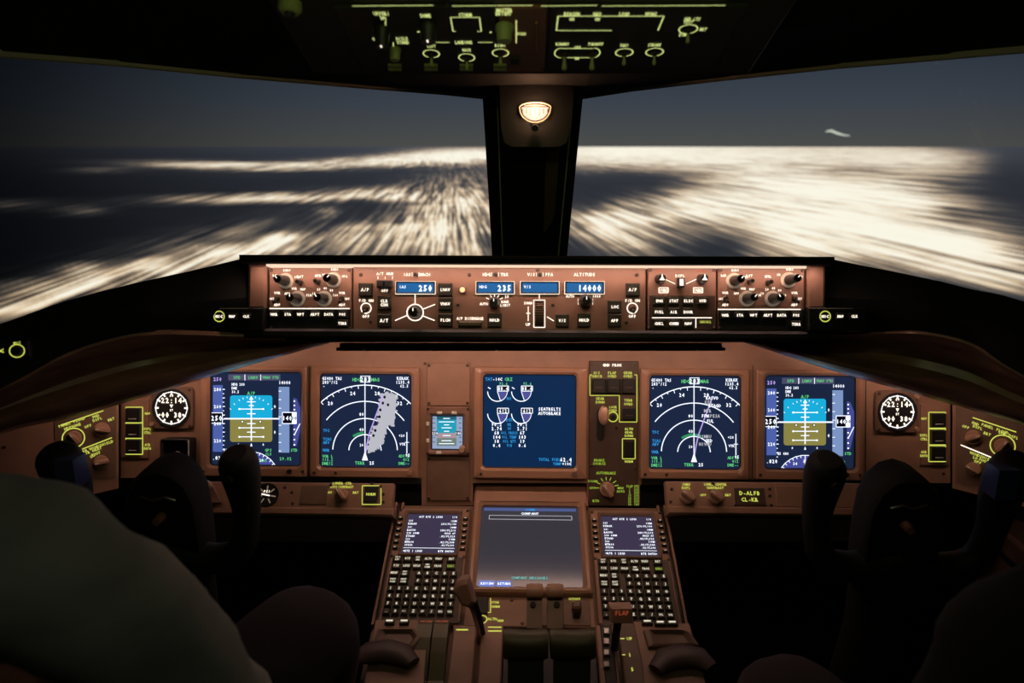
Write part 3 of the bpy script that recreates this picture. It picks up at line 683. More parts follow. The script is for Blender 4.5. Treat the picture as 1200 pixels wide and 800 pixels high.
def pfd(ox, oy, lab):
    t = T('flight_display', lab, 'screen', MIP, ox+53, oy+54, 'main panel displays')
    rim(t, ox-10.5, oy-7, ox+114, oy+121, ox, oy, ox+107, oy+109)
    t.screws([(ox-6, oy+115), (ox+110, oy+115)], .010); t.knob(ox+94, oy+115, 3.6, .014, KNBD, pointer=False)
    X = lambda v: ox+v; Y = lambda v: oy+v; h = HS_
    tx = lambda s_, a, b, c_=3.2, m=EW, al='c', cw=.8, hh=h+.0006: t.text(s_, X(a), Y(b), c_, m, al, hh, cw)
    ln = lambda a, b, c_, d, w_=.8, m=EW, hh=h+.0004: t.line(X(a), Y(b), X(c_), Y(d), w_, m, hh)
    rc = lambda a, b, c_, d, m, hh=h: t.rect(X(a), Y(b), X(c_), Y(d), m, hh)
    rc(21, 2.5, 82, 9.5, em('strip_slate', (.07, .07, .14))); ln(40.5, 2.5, 40.5, 9.5); ln(59, 2.5, 59, 9.5)
    tx('SPD', 31, 6, 3.4, EG); tx('LNAV', 50, 6, 3.4, EG); tx('VNAV PTH', 70.5, 6, 3.2, EG, cw=.7)
    tx('HDG 283', 25, 14, 3, EW, 'l', .7); tx('DME', 25, 18.4, 3, EW, 'l', .7); tx('30.5', 25, 22.8, 3, EW, 'l', .7)
    rc(3, 15, 14.5, 93, ET); tx('250', 8.5, 8, 4, EM)
    for i in range(8):
        yy = 20+i*10; ln(14.5, yy, 17, yy, 1.0)
        if i % 2 == 0: tx(str(280-i*10), 8.5, yy, 3.6)
        ln(14.5, yy+5, 16.2, yy+5, .8)
    rc(.5, 47, 14.5, 60, EW, h+.0002); rc(1.2, 47.8, 13.8, 59.2, EK, h+.0003); tx('250', 7.5, 53.5, 5.5, hh=h+.0008); tx('.820', 9, 100, 4)
    # attitude
    k = t.k
    for yy0, yy1, m, top in ((27, 54.5, EC, 1), (54.5, 81.5, EB, 0)):
        P_ = []; r_ = 3.0; cc = ((26, 30, 90, 180), (69.5, 30, 0, 90)) if top else ((26, 78.5, 180, 270), (69.5, 78.5, 270, 360))
        if top:
            P_ += [(72.5, 54.5)]+[(69.5+r_*math.cos(R(a)), 30-r_*math.sin(R(a))) for a in (0, 30, 60, 90)]+[(26+r_*math.cos(R(a)), 30-r_*math.sin(R(a))) for a in (90, 120, 150, 180)]+[(23, 54.5)]
        else:
            P_ += [(23, 54.5)]+[(26+r_*math.cos(R(a)), 78.5-r_*math.sin(R(a))) for a in (180, 210, 240, 270)]+[(69.5+r_*math.cos(R(a)), 78.5-r_*math.sin(R(a))) for a in (270, 300, 330, 360)]+[(72.5, 54.5)]
        t.leg.poly([t.L(X(a), Y(b)) for a, b in P_], h, m)
    ln(16, 54.3, 81, 54.3, 1.6)
    for yy, hw in ((34.5, 5), (39, 3), (43, 14), (48.5, 5), (60, 5), (65, 14), (70, 5), (75.5, 14)):
        ln(48-hw, yy, 48+hw, yy, 1.0)
        if hw == 14: rc(33, yy-1, 35, yy+1, EW, h+.0004); rc(61, yy-1, 63, yy+1, EW, h+.0004)
    ln(48, 31, 48, 80, 1.4); t.leg.poly([t.L(X(48), Y(27.5)), t.L(X(45.5), Y(32)), t.L(X(50.5), Y(32))], h+.0005, EW)
    for an in (30, 45, 60, 70, 80, 100, 110, 120, 135, 150): ln(48+27*math.cos(R(an)), 57-27*math.sin(R(an)), 48+29*math.cos(R(an)), 57-29*math.sin(R(an)), .7)
    tx('A/P', 48, 24.5, 3.8, EG); rc(36, 56.5, 39, 59, EK, h+.0004); rc(57, 56.5, 60, 59, EK, h+.0004); rc(36.6, 57, 38.4, 58.5, EW, h+.0006); rc(57.6, 57, 59.4, 58.5, EW, h+.0006)
    for yy in (40, 70): tx('0', 75.5, yy, 3.4)
    for xx in (33, 62): tx('0', xx, 84.5, 2.6)
    t.leg.poly([t.L(X(48), Y(82.5)), t.L(X(46.8), Y(86.5)), t.L(X(49.2), Y(86.5))], h+.0005, EW)
    # altitude tape
    rc(80, 17, 92.5, 94, ET2); tx('14000', 87, 12, 3.6, EM if False else EW, cw=.75)
    for i in range(8): ln(80, 22+i*10, 83, 22+i*10, .8)
    rc(84, 46.5, 101, 60.5, EW, h+.0002); rc(84.8, 47.4, 95.5, 59.6, EK, h+.0003); tx('140', 90, 53.5, 4.6, cw=.8, hh=h+.0008); tx('00', 98, 53.5, 4, EK, cw=.8, hh=h+.0008)
    t.leg.poly([t.L(X(a), Y(b)) for a, b in ((97, 30), (101, 31), (105.5, 42), (105.5, 66), (101, 86), (97, 87))], h-.0002, EV)
    for yy in (33, 38, 43, 66, 72, 78, 84): rc(97.5, yy, 99.3, yy+1.6, EW, h+.0003)
    ln(105, 60, 99, 72, 1.0); tx('STD', 98, 91, 3.2, EG)
    tx('29.92', 88, 101, 3.4, EG); tx('GPS', 68, 91, 3.2, EG); tx('ILS', 68, 95.5, 3.0, EG); tx('GS 480', 22, 91, 3, EW, cw=.7)
    # heading rose
    cx, cy, r_ = 48, 126, 33; P_ = []
    a0 = math.degrees(math.asin((cy-108)/r_))
    for i in range(17):
        a = R(a0+(180-2*a0)*i/16); P_.append(t.L(X(cx+r_*math.cos(a)), Y(cy-r_*math.sin(a))))
    t.leg.poly(list(P_), h-.0002, EV)
    for i in range(13):
        a = R(a0+3+(174-2*a0)*i/12); ln(cx+r_*math.cos(a), cy-r_*math.sin(a), cx+(r_-3)*math.cos(a), cy-(r_-3)*math.sin(a), .8)
        if i % 3 == 0: tx(str(25+i), cx+(r_-7)*math.cos(a), cy-(r_-7)*math.sin(a), 3.2)
    clip_arc(t, X(cx), Y(cy), r_, .8, EW, a0, 180-a0, h+.0003); ln(48, 93, 48, 108, .9); tx('MAG', 62, 103, 3, EG)
    t.done('symbology'); return t
def nd(ox, oy, lab, right):
    t = T('navigation_display', lab, 'screen', MIP, ox+53, oy+54, 'main panel displays')
    rim(t, ox-10.5, oy-8, ox+117, oy+120, ox, oy, ox+108, oy+109)
    t.screws([(ox-5, oy+114.5), (ox+20, oy+114.5)], .010); t.knob(ox+106, oy+114.5, 3.4, .014, KNB, pointer=False)
    X = lambda v: ox+v; Y = lambda v: oy+v; h = HS_
    tx = lambda s_, a, b, c_=3.4, m=EW, al='c', cw=.8, hh=h+.0006: t.text(s_, X(a), Y(b), c_, m, al, hh, cw)
    ln = lambda a, b, c_, d, w_=.8, m=EW, hh=h+.0004: t.line(X(a), Y(b), X(c_), Y(d), w_, m, hh)
    cx, cy = 53, 90
    for r_, a in ((77, 44), (58, 38), (38, 2), (19, 2)): clip_arc(t, X(cx), Y(cy), r_, 1.1, EW, a, 180-a, h, 40)
    for i, d_ in enumerate(range(48, 135, 6)):
        a = R(d_); q = 4 if i % 2 == 0 else 2.2; ln(cx+77*math.cos(a), cy-77*math.sin(a), cx+(77-q)*math.cos(a), cy-(77-q)*math.sin(a), .8)
        if i % 4 == 1: tx(str(33-i), cx+69*math.cos(a), cy-69*math.sin(a), 4)
    ln(53, 8, 53, 98, 1.0)
    t.leg.poly([t.L(X(a), Y(b)) for a, b in ((53, 90), (49.5, 101), (56.5, 101))], h+.0005, EW)
    tx('GS480 TAS', 3, 5, 3.4, EW, 'l', .72); tx('283°/12', 3, 9.5, 3.4, EW, 'l', .72); tx('-', 5, 14, 3)
    tx('HDG', 43, 6.5, 3.8, EG); tx('283', 53.5, 6, 5); tx('MAG', 65, 6.5, 3.8, EG); t.outline(X(48), Y(2.5), X(59), Y(9.5), .7, EW, h+.0005)
    tx('KERAX', 97, 5, 3.4, EW, cw=.75); tx('1235.4', 97, 9.5, 3.4, EW, cw=.75); tx('62.5', 99, 14, 3.2, EW, cw=.75)
    if not right:
        for pp in (((72, 24), (80, 23), (90, 27), (87, 60), (76, 60), (70, 57), (68, 46)), ((64, 62), (72, 59), (77, 62), (75, 78), (66, 88), (57, 90), (58, 78))):
            t.leg.poly([t.L(X(a), Y(b)) for a, b in reversed(pp)], h+.0002, EGR)
            rd_ = random.Random(5)
            for (a, b), (c_, d2) in zip(pp, pp[1:]+pp[:1]):
                for q in range(4):
                    f_ = q/4; xx = a+(c_-a)*f_+rd_.uniform(-1, 1); yy = b+(d2-b)*f_+rd_.uniform(-1, 1); w_ = rd_.uniform(1.2, 2.6); rc_ = rd_.uniform(.8, 2)
                    t.rect(X(xx-w_), Y(yy-rc_), X(xx+w_), Y(yy+rc_), EGR, h+.00025+.00002*q)
        for a, b in ((76, 27), (74, 34), (71, 42), (80, 36), (70, 50), (63, 72), (65, 66)): t.leg.poly([t.L(X(a+1.6*math.cos(R(q))), Y(b-1.9*math.sin(R(q)))) for q in range(0, 360, 60)], h+.0006, EK)
    else:
        for i, (a, b) in enumerate(((70, 26), (66, 31), (73, 35), (65, 41), (62, 47), (72, 47), (68, 53), (62, 71), (66, 76), (62, 80))):
            tx('RASVO KER ETAGO MTR FFM SPESA FUL LIMBU GED NIVNU'.split()[i], a+4, b, 3.6, EGR if i % 2 else EW, cw=.75)
    for a, b in zip(((53, 98), (55, 84), (58, 70), (66, 48)), ((55, 84), (58, 70), (66, 48), (75, 24))): ln(*a, *b, 1.3, EM)
    clip_arc(t, X(52), Y(92), 23, 2.8, em('terrain_green', (.03, .30, .12)), 65 if right else 92, 125, h+.0001, 8)
    tx('80', 49, 47, 3.4); tx('40', 49, 65, 3.4); tx('20', 49, 83, 2.8)
    for yy, q in ((66, 'TFC'), (76, 'TCAS'), (80, 'ABV'), (89, 'WXR')): tx(q, 4, yy, 3.2, EBL, 'l', .75)
    for yy, q in ((96, 'VOR L'), (100, '113.2'), (104.5, 'DME12')): tx(q, 3, yy, 3.2, EG, 'l', .75)
    for yy, q in ((96, 'ADF R'), (100, '412'), (104.5, 'DME--')): tx(q, 105, yy, 3.2, EG, 'r', .75)
    tx('TERR', 47, 104, 3.4, EG); tx('25', 61, 104, 3.6, EW); ln(102, 68, 102, 93, 1.0); ln(99.5, 80, 104.5, 80, .7); tx('+20', 96, 72, 2.8); tx('VTK', 97, 82, 2.8); tx('95', 103, 95, 3.4)
    t.done('symbology')
pfd(247, 436, 'leftmost big screen, blue and brown attitude display')
nd(375, 438, 'second big screen from left, map display with pale terrain blocks', False)
nd(760, 440, 'map display screen right of the gear panel with waypoint names', True)
pfd(895, 440, 'rightmost big screen, blue and brown attitude display')
# engine display
t = T('engine_display', 'central blue engine display screen with four round gauges', 'screen', MIP, 621, 493, 'main panel displays')
rim(t, 555, 430, 688, 559, 565.5, 438.5, 675.5, 547.5, smat=SN2)
t.screws([(564, 554)], .010); t.knob(673, 554, 3.6, .014, BRN2, pointer=False)
X = lambda v: 566+v; Y = lambda v: 439+v; h = HS_
tx = lambda s_, a, b, c_=3.4, m=EW, al='c', cw=.8: t.text(s_, X(a), Y(b), c_, m, al, h+.0006, cw)
tx('TAT', 7, 5, 3.4, EBL); tx('-14C', 17, 5, 3.4); tx('CRZ', 30, 5, 3.6, EG)
for cx in (17, 45):
    for cy, v1 in ((19.5, '88.4'), (45.5, '612')):
        clip_arc(t, X(cx), Y(cy), 11.5, 1.0, EW, 180, 300, h+.0004, 10); clip_arc(t, X(cx), Y(cy), 11.5, .7, EW, 300, 360, h+.0004, 6)
        P_ = [t.L(X(cx), Y(cy))]+[t.L(X(cx+11*math.cos(R(a))), Y(cy-11*math.sin(R(a)))) for a in range(290, 361, 10)]
        t.leg.poly(P_, h+.0002, EGT); t.line(X(cx), Y(cy), X(cx+3.8), Y(cy+11.5), .8, EW, h+.0006)
        t.rect(X(cx), Y(cy-6.5), X(cx+13), Y(cy-.5), EK, h+.0005); t.outline(X(cx), Y(cy-6.5), X(cx+13), Y(cy-.5), .8, EW, h+.0007); tx(v1, cx+6.5, cy-3.5, 4.2, EW, cw=.72)
        if cy < 30: tx('92.6', cx+7, cy-9.2, 3.2, EG, cw=.75); t.line(X(cx-11), Y(cy-5), X(cx-8), Y(cy-3), 1, EW, h+.0005)
tx('N1', 31, 27.5, 3.4, EBL); tx('EGT', 31, 52.5, 3.4, EBL)
for i, (l, a, b) in enumerate((('N2', '90.2', '90.1'), ('FF', '2.74', '2.71'), ('OIL PRESS', '68', '67'), ('OIL TEMP', '104', '103'), ('OIL QTY', '18', '19'), ('VIB', '0.4', '0.6'))):
    yy = 58+i*4.9; tx(l, 31, yy, 3.1, EBL, cw=.66); tx(a, 16, yy, 3.7); tx(b, 46, yy, 3.7)
tx('SEATBELTS', 78, 40, 3.5, EW, cw=.8); tx('AUTOBRAKE', 78, 45, 3.5, EW, cw=.8)
tx('TOTAL FUEL', 78, 99, 3.2, EBL, cw=.75); tx('62.4', 97, 99, 4.2, EW); tx('TEMP', 87, 104, 3, EBL); tx('+10C', 98, 104, 3.2)
t.done('symbology')

# standby display and its blank plates
t = T('standby_display', 'small square standby display with pale edges left of the engine screen', 'screen', MIP, 525, 506)
BZ2 = mat('standby_bezel', (.22, .12, .09), .4)
rim(t, 500.5, 476, 551, 532, 505.5, 486.5, 543.5, 526.5, hgt=.012, rad=1.5, m=BZ2, smat=em('standby_pale', (.30, .38, .55)))
X = lambda v: 495+v/10; Y = lambda v: 470+v/10; h = .0018
for a, b, c_, d, m in ((170, 175, 400, 215, em('standby_teal', (.02, .12, .17))), (170, 215, 400, 370, em('standby_sky', (.02, .34, .48))), (170, 370, 400, 430, em('standby_pink', (.40, .30, .33))), (170, 430, 400, 520, em('standby_ground', (.16, .22, .19)))):
    t.rect(X(a), Y(b), X(c_), Y(d), m, h)
for yy, hw in ((200, 40), (240, 90), (275, 30), (310, 60), (350, 30), (400, 45), (460, 60), (495, 90)): t.line(X(285-hw), Y(yy), X(285+hw), Y(yy), .9, EW, h+.0003)
for xx in (120, 430): 
    for i in range(6): t.line(X(xx), Y(200+i*55), X(xx+30), Y(200+i*55), .7, EK, h+.0003)
for xx in (120, 390): t.rect(X(xx), Y(350), X(xx+60), Y(395), EK, h+.0004); t.text('250' if xx == 120 else '140', X(xx+30), Y(372), 3, EW, 'c', h+.0008, .7)
for yy in (255, 450): t.button(500.6, 470+yy/10-2.2, 504, 470+yy/10+2.2, None, DIAL, h=.014, name='bezel_button')
for xx in (516, 533): t.button(xx-3, 481.2, xx+3, 484.5, None, DIAL, h=.014, name='bezel_button')
t.button(512, 527.5, 518, 530.5, None, DIAL, h=.014, name='bezel_button')
t.knob(542.5, 525, 4.4, .022, KNB, pointer=False); t.screws([(502.5, 478.5), (549, 478.5), (502.5, 530), (549, 530)], .012); t.done('symbology')
t = T('blank_panel', 'plain brown blanking plate above the small standby display', 'panel', MIP, 525, 452, 'blanking plates'); t.box('faceplate', 500, 425, 551, 475, -.001, .003, BRN, .001); t.screws([(503, 472), (548, 472), (503, 428), (548, 428)], .003)
t = T('blank_panel', 'plain brown blanking plate below the small standby display', 'panel', MIP, 525, 560, 'blanking plates'); t.box('faceplate', 500, 534, 551, 586, -.001, .003, BRN2, .001); t.screws([(503, 583), (548, 583), (503, 537)], .003)

# landing gear / autobrake panel
t = T('gear_panel', 'dark panel with landing gear lever and autobrake knob right of engine display', 'panel', MIP, 718, 508)
t.box('faceplate', 689.5, 423, 748, 592, -.001, .004, DKP, .0015)
Z = .0047
t.screws([(693, 427), (744, 427), (693, 545), (744, 549), (722, 501)], .004)
t.text('GND PROX', 717, 427.5, 3.0, LW, h=Z)
for xx, a, b in ((699, 'G/S', 'INHIB'), (717, 'FLAP', 'OVRD'), (735.5, 'GEAR', 'OVRD')): t.text(a, xx, 436.5, 2.9, LY, h=Z); t.text(b, xx, 440.5, 2.9, LY, h=Z)
for p in (((691, 439), (691, 463)), ((691, 463), (725.5, 463)), ((725.5, 463), (725.5, 494)), ((725.5, 494), (746, 494)), ((746, 494), (746, 439)), ((743, 439), (746, 439)), ((691, 439), (694, 439))): t.line(*p[0], *p[1], 1.0, LY, Z)
def pb(x0, y0, x1, y1): 
    o = t.button(x0, y0, x1, y1, None, BLK, h=.009); o.location.z = .003
    t.line(x0+3, (y0+y1)/2+1.5, x1-3, (y0+y1)/2+1.5, .6, BRN2, .0125)
for xx in (694, 711, 728.5): pb(xx, 444, xx+15, 460)
pb(729, 478, 744, 491); t.text('TERR', 736, 468.5, 2.8, LY, h=Z); t.text('OVRD', 736, 473, 2.8, LY, h=Z)
t.text('GEAR', 703, 466.5, 2.8, LY, h=Z); t.text('DOWN', 703, 470.8, 2.8, LY, h=Z)
t.ring(718, 488, 5.6, 1.2, LY, Z); t.text('LOCK', 718, 476.5, 2.6, LY, h=Z); t.text('OVRD', 718, 480.5, 2.6, LY, h=Z); t.knob(718, 488, 3.8, .009, KNBD, pointer=False, name='lock_button')
t.box('lever_slot', 699, 478, 708, 516, .0035, .0048, BLK, 0, r=4)
M = MB(); a = t.L(705, 484); k = t.k
M.rbox(a[0]-.006, a[1]-.006, a[0]+.006, a[1]+.006, .004, .035, .004, STEEL)
M.stack([[(a[0]+rx*k*math.cos(2*math.pi*i/16), a[1]+ry*k*math.sin(2*math.pi*i/16), z) for i in range(16)] for rx, ry, z in ((3, 6, .030), (5.8, 10.5, .034), (6.2, 11, .042), (5.4, 10, .050), (3, 6, .054))], KNB, cap0=True)
o = M.build('gear_lever', t.e, True); o['label'] = 'brown gear lever with rounded handle'
t.text('ALTN', 736.5, 502, 2.7, LY, h=Z); t.text('GEAR', 736.5, 506, 2.7, LY, h=Z); t.text('DOWN', 736.5, 510, 2.7, LY, h=Z)
t.outline(729, 513.5, 744, 537, 1.0, LY, Z); t.box('guarded_switch', 731, 515.5, 742, 535, .003, .010, BLK, .002); t.text('NORM', 736.5, 540, 2.6, LY, h=Z)
t.text('BRAKE', 702, 538.5, 2.8, LYD, h=Z); t.text('SOURCE', 702, 542.5, 2.8, LYD, h=Z)
t.text('AUTOBRAKE', 710, 553.5, 3.0, LYD, h=Z, cw=.8)
for an, q in ((180, 'OFF'), (150, ''), (120, ''), (95, ''), (70, ''), (40, ''), (15, '')): t.line(711+9*math.cos(R(an)), 571-9*math.sin(R(an)), 711+14*math.cos(R(an)), 571-13*math.sin(R(an)), .9, LYD, Z)
t.text('DISARM', 694.5, 563, 2.4, LYD, h=Z, cw=.7); t.text('OFF', 694, 571, 2.6, LYD, h=Z); t.text('MAX', 727, 571, 2.6, LYD, h=Z); t.text('AUTO', 727, 575, 2.6, LYD, h=Z); t.text('RTO', 698, 586, 2.8, LYD, h=Z)
o = t.knob(711, 572, 8.5, .024, KNB, bar=True, rot=35, name='autobrake_knob'); o.location.z = .004
for i, (a, b) in enumerate((('FLAP', 'SPD'), ('1', '265'), ('5', '245'), ('15', '230'), ('20', '225'), ('25', '200'), ('30', '180'))): t.text(a, 737.5, 569+i*3.5, 2.7, LYD, h=Z, cw=.7); t.text(b, 745.5, 569+i*3.5, 2.7, LYD, h=Z, cw=.7)
t.done()

# clocks
for cx, cy, lab in ((203, 477.5, 'round white-lit clock left of the leftmost display'), (1049.5, 482, 'round white-lit clock right of the rightmost display')):
    t = T('panel_clock', lab, 'clock', MIP, cx, cy, 'panel clocks')
    M = MB(); k = t.k; q = 25*k; M.rbox(-q, -q, q, q, -.001, .006, 6*k, BRN2, .002); M.build('case', t.e)
    M = MB(); M.cyl(0, 0, [(22.5*k, .005), (22.5*k, .009), (21.3*k, .009), (20.8*k, .0065)], BLK, 32); M.build('face', t.e)
    M = MB(); h = .0072
    M.arc(0, 0, 18.6*k, .9*k, h, EW, 0, 360, 36)
    for i in range(12): a = R(30*i); M.line(15*k*math.cos(a), 15*k*math.sin(a), 19.5*k*math.cos(a), 19.5*k*math.sin(a), 1.9*k, h, DW if False else LW)
    for i in range(60): a = R(6*i); M.line(17.5*k*math.cos(a), 17.5*k*math.sin(a), 19*k*math.cos(a), 19*k*math.sin(a), .5*k, h, LW)
    M.text('22:14', 0, 9*k, 6.2*k, h, LW, 'c', .82); M.text('60', 0, 14.5*k, 3*k, h, LW); M.text('00 38', 0, -8*k, 6*k, h, LW, 'c', .82); M.text('ET', 0, -2.5*k, 2.4*k, h, LW)
    M.poly([(-2*k, 4*k), (2*k, 4*k), (0, 0)], h, LW)
    o = M.build('dial_marks', t.e); o['kind'] = 'stuff'
    sg = -1 if cx < 600 else 1
    for sy in (-1, 1):
        t.knob(cx+sg*22.5, cy+sy*19+(0 if sg < 0 else 1), 3.2, .012, KNB, pointer=False, name='corner_button')
    t.screws([(cx-sg*21, cy-21), (cx-sg*21, cy+21)], .006)

# source select panels
for x0, x1, bx, ys, side, lab in ((143, 175, 150, (478, 496, 514.5), 1, 'narrow brown panel of three outlined dark switches left of the left clock'), (1078, 1111, 1088.5, (484, 503.5, 523), -1, 'narrow brown panel of three outlined dark switches right of the right clock')):
    t = T('source_select_panel', lab, 'panel', MIP, (x0+x1)/2, 510, 'source select panels')
    t.box('faceplate', x0, ys[0]-10, x1, ys[2]+22, -.001, .003, BRN2 if False else BRN, .001)
    for y0, q in zip(ys, ('NAV', 'DSPL CTRL', 'AIR DATA')):
        o = t.button(bx, y0, bx+17, y0+16, None, BLK, h=.008); o.location.z = .0025
        t.line(bx+4, y0+12, bx+13, y0+12, .6, DIAL, .0108); t.outline(bx-1.3, y0-1.3, bx+18.3, y0+17.3, 1.1, LY, .0036)
        for i, s_ in enumerate(q.split()): t.text(s_, bx+8.5+side*15.5, y0+6+i*4.4, 2.8, LY, h=.0036, cw=.72)
    t.done()
# little dark instrument beside the left display
t = T('chart_holder', 'small dark framed holder standing below the left clock', 'holder', MIP, 211, 540)
M = MB(); a = t.L(196, 570); b = t.L(230, 512); M.frame((*a, *b), (a[0]+.005, a[1]+.005, b[0]-.005, b[1]-.005), 0, .03, .004, .003, BLK, .0015); M.build('frame', t.e)
M = MB(); M.box(a[0]+.004, a[1]+.004, b[0]-.004, b[1]-.004, 0, .012, mat('dark_teal', (.02, .035, .04), .25)); M.build('backing', t.e)
M = MB(); M.cyl(.004, .012, [(.010, .012), (.010, .022), (.007, .024)], BLK, 14); M.box(-.004, .004, .016, .007, .024, .027, STEEL, .001); M.build('clip', t.e)
M = MB(); M.box(b[0]-.0012, a[1]+.002, b[0]+.0003, b[1]-.002, .029, .0312, GRY); M.build('edge_strip', t.e)

# outboard panels
def outboard(P_, pts, lab, left):
    cx = sum(p[0] for p in pts)/len(pts); cy = sum(p[1] for p in pts)/len(pts)
    t = T('outboard_panel', lab, 'panel', P_, cx, cy, 'outboard angled panels')
    M = MB(); q = [t.L(*p) for p in pts]; M.prism(q, -.02, 0, BRN); M.build('faceplate', t.e)
    return t
t = outboard(OUL, [(-160, 640), (139, 572), (139, 440), (-160, 510)], 'angled brown panel with yellow lettering and knobs at far left', True)
M = MB(); M.prism([t.L(a, b) for a, b in ((64, 560), (136, 560), (136, 470), (64, 490))], 0, .002, BRN2); M.build('lit_plate', t.e)
z = .0028
def ptxt(t, s_, px, py, cap=3.2, m=LY): t.text(s_, px, py, cap, m, 'c', z, .8)
ptxt(t, 'PANEL FLOOD', 84, 494.5); t.line(71, 498, 121, 481, 1.3, LY, z); t.line(90, 517, 133, 502, 1.3, LY, z) if False else t.line(96, 526, 131, 512.5, 1.3, LY, z)
ptxt(t, 'HDPHONE', 85, 499.5); ptxt(t, 'FWD', 112, 487.5); ptxt(t, 'DSPL', 114, 491); ptxt(t, 'OFF', 103, 499); ptxt(t, 'BRT', 130, 491)
ptxt(t, 'SPKR WINDSHIELD', 112, 523.5, 3.2); ptxt(t, 'AIR HEAT', 108, 528, 3.2); ptxt(t, 'FOOT', 112, 531.5); ptxt(t, 'LO', 108, 534)
t.ring(86, 513, 12, 1.3, LY, z); t.knob(86, 513, 9, .018, KNB, bar=True, rot=20); t.knob(119, 503, 9, .018, KNB, bar=True, rot=60); t.knob(118, 541, 8.5, .018, KNB, bar=True, rot=80)
t.screws([(5, 524), (68, 555), (131, 478)]); t.done()
t = outboard(OUR, [(1116, 572), (1420, 650), (1420, 520), (1116, 444)], 'angled brown panel with yellow lettering and knobs at far right', False)
M = MB(); M.prism([t.L(a, b) for a, b in ((1120, 566), (1215, 580), (1215, 500), (1120, 476))], 0, .002, BRN2); M.build('lit_plate', t.e)
t.line(1140, 489, 1191, 506, 1.3, LY, z); t.line(1126, 521, 1175, 541, 1.2, LW, z); ptxt(t, 'PANEL FLOOD', 1166, 492.5 if False else 502); ptxt(t, 'LWR DSPL', 1182, 509.5); ptxt(t, 'FWD', 1143, 496); ptxt(t, 'DSPL', 1146, 500.5); ptxt(t, 'OFF', 1132, 500); ptxt(t, 'BRT', 1157, 508)
ptxt(t, 'WINDSHIELD AIR', 1157, 537); ptxt(t, 'FOOT HEAT', 1160, 543 if False else 542); ptxt(t, 'LO', 1143, 536); ptxt(t, 'OFF', 1146, 541)
t.ring(1175, 522, 13, 1.3, LY, z); t.knob(1175, 522, 9, .018, KNB, bar=True, rot=-20); t.knob(1141, 512, 9, .018, KNB, bar=True, rot=-50); t.knob(1141, 549, 8.5, .018, KNB, bar=True, rot=80); t.knob(1166, 558, 6.5, .018, KNB, bar=True)
t.screws([(1126, 485), (1124, 561), (1150, 563)]); t.done()
# small lit control on the hood at far left
t = T('map_light_knob', 'tiny yellow-ringed knob on the black hood at far left', 'knob', Plane(20, 411, .955, 14.34, 25), 20, 411)
t.ring(20, 411, 7.5, 1.2, LY); t.knob(20, 411, 6.0, .006, BLK, pointer=False); t.text('MIC', 20, 401.5, 2.6, LY); t.text('<', 2, 411, 6, LY); t.box('base', -4, 398, 34, 422, -.02, 0, BLK, .002); t.done()

# ================================================================== LOWER STRIPS
def strip(x0, x1, lab):
    t = T('side_ledge', lab, 'panel', STR, (x0+x1)/2, 585, 'lower ledge panels')
    t.box('ledge', x0, 566, x1, 598, -.02, 0, BRN, .002); t.box('front_lip', x0, 595.5, x1, 602.5, -.03, .004, BRN, .003)
    return t
t = strip(228, 462, 'brown ledge with small brake gauge below the left displays')
t.screws([(446, 570), (449, 579), (449, 588), (342, 577), (343, 590), (334, 571), (297, 571), (388, 568), (436, 566.5)])
M = MB(); k = t.k; a = t.L(313, 580); M.cyl(*a, [(14*k, 0), (14*k, .004), (12.5*k, .004), (12*k, .002)], BLK, 24); M.build('brake_gauge', t.e)
for an in range(-150, 160, 50): t.leg.line(a[0]+5*k*math.sin(R(an)), a[1]+5*k*math.cos(R(an)), a[0]+11*k*math.sin(R(an)), a[1]+11*k*math.cos(R(an)), 1.6*k, .0030, DIAL)
t.leg.line(a[0]-6*k, a[1]+1*k, a[0]+4*k, a[1]-1*k, 1.4*k, .0034, LW); t.leg.text('PSI', a[0], a[1]+4*k, 3*k, .0034, LW)
t.box('label_plate', 351, 569, 385, 591, 0, .002, BRN2, .0006)
t.line(392, 586, 410, 586, .01, LY); t.text('LOWER CTR', 401, 566.2, 2.8, LY, h=.001); t.text('DSPL/CONTRAST', 401, 570.4, 2.8, LY, h=.001, cw=.7); t.text('OFF', 386, 577, 2.6, LY, h=.001); t.text('BRT', 417, 577, 2.6, LY, h=.001)
t.knob(401, 581, 8, .020, KNB, bar=True, rot=40); t.button(427, 571, 444, 589, 'NORM', BLK, 2.8, LY, .008); t.outline(424.5, 569, 446.5, 591, 1.0, LY)
M = MB(); M.prism([t.L(*p) for p in ((232, 590), (261, 590), (250, 568), (244, 568))], 0, .010, BRN); M.cyl(*t.L(247, 570), [(.007, .01), (.007, .02), (.004, .024)], KNB, 12); M.build('trim_bracket', t.e); t.done()
t = strip(782, 1035, 'brown ledge with yellow registration placard below the right displays')
t.screws([(787, 573), (786, 588), (902, 573), (902, 581), (904, 592), (862, 592), (835, 566.5), (1010, 592), (1016, 592)])
for xx in (805, 838): t.knob(xx, 583, 8.5, .020, KNB, bar=True, rot=50)
t.text('INBD', 804, 567.5, 2.8, LY, h=.001); t.text('DSPL', 804, 571.5, 2.8, LY, h=.001); t.text('LOWER CENTER', 838, 567.5, 2.8, LY, h=.001, cw=.75); t.text('CONTRAST', 838, 571.5, 2.8, LY, h=.001); t.text('OFF', 824, 580, 2.6, LY, h=.001); t.text('BRT', 853, 580, 2.6, LY, h=.001)
t.box('placard', 862, 572, 895, 592, 0, .0025, DKP, .0008); t.text('D-ALFB', 878, 578, 4.4, LY, h=.0031); t.text('CL-KR', 878, 585.5, 4.4, LY, h=.0031)
t.box('blank_plate', 911, 570, 1006, 594, 0, .002, BRN, .0008); t.done()
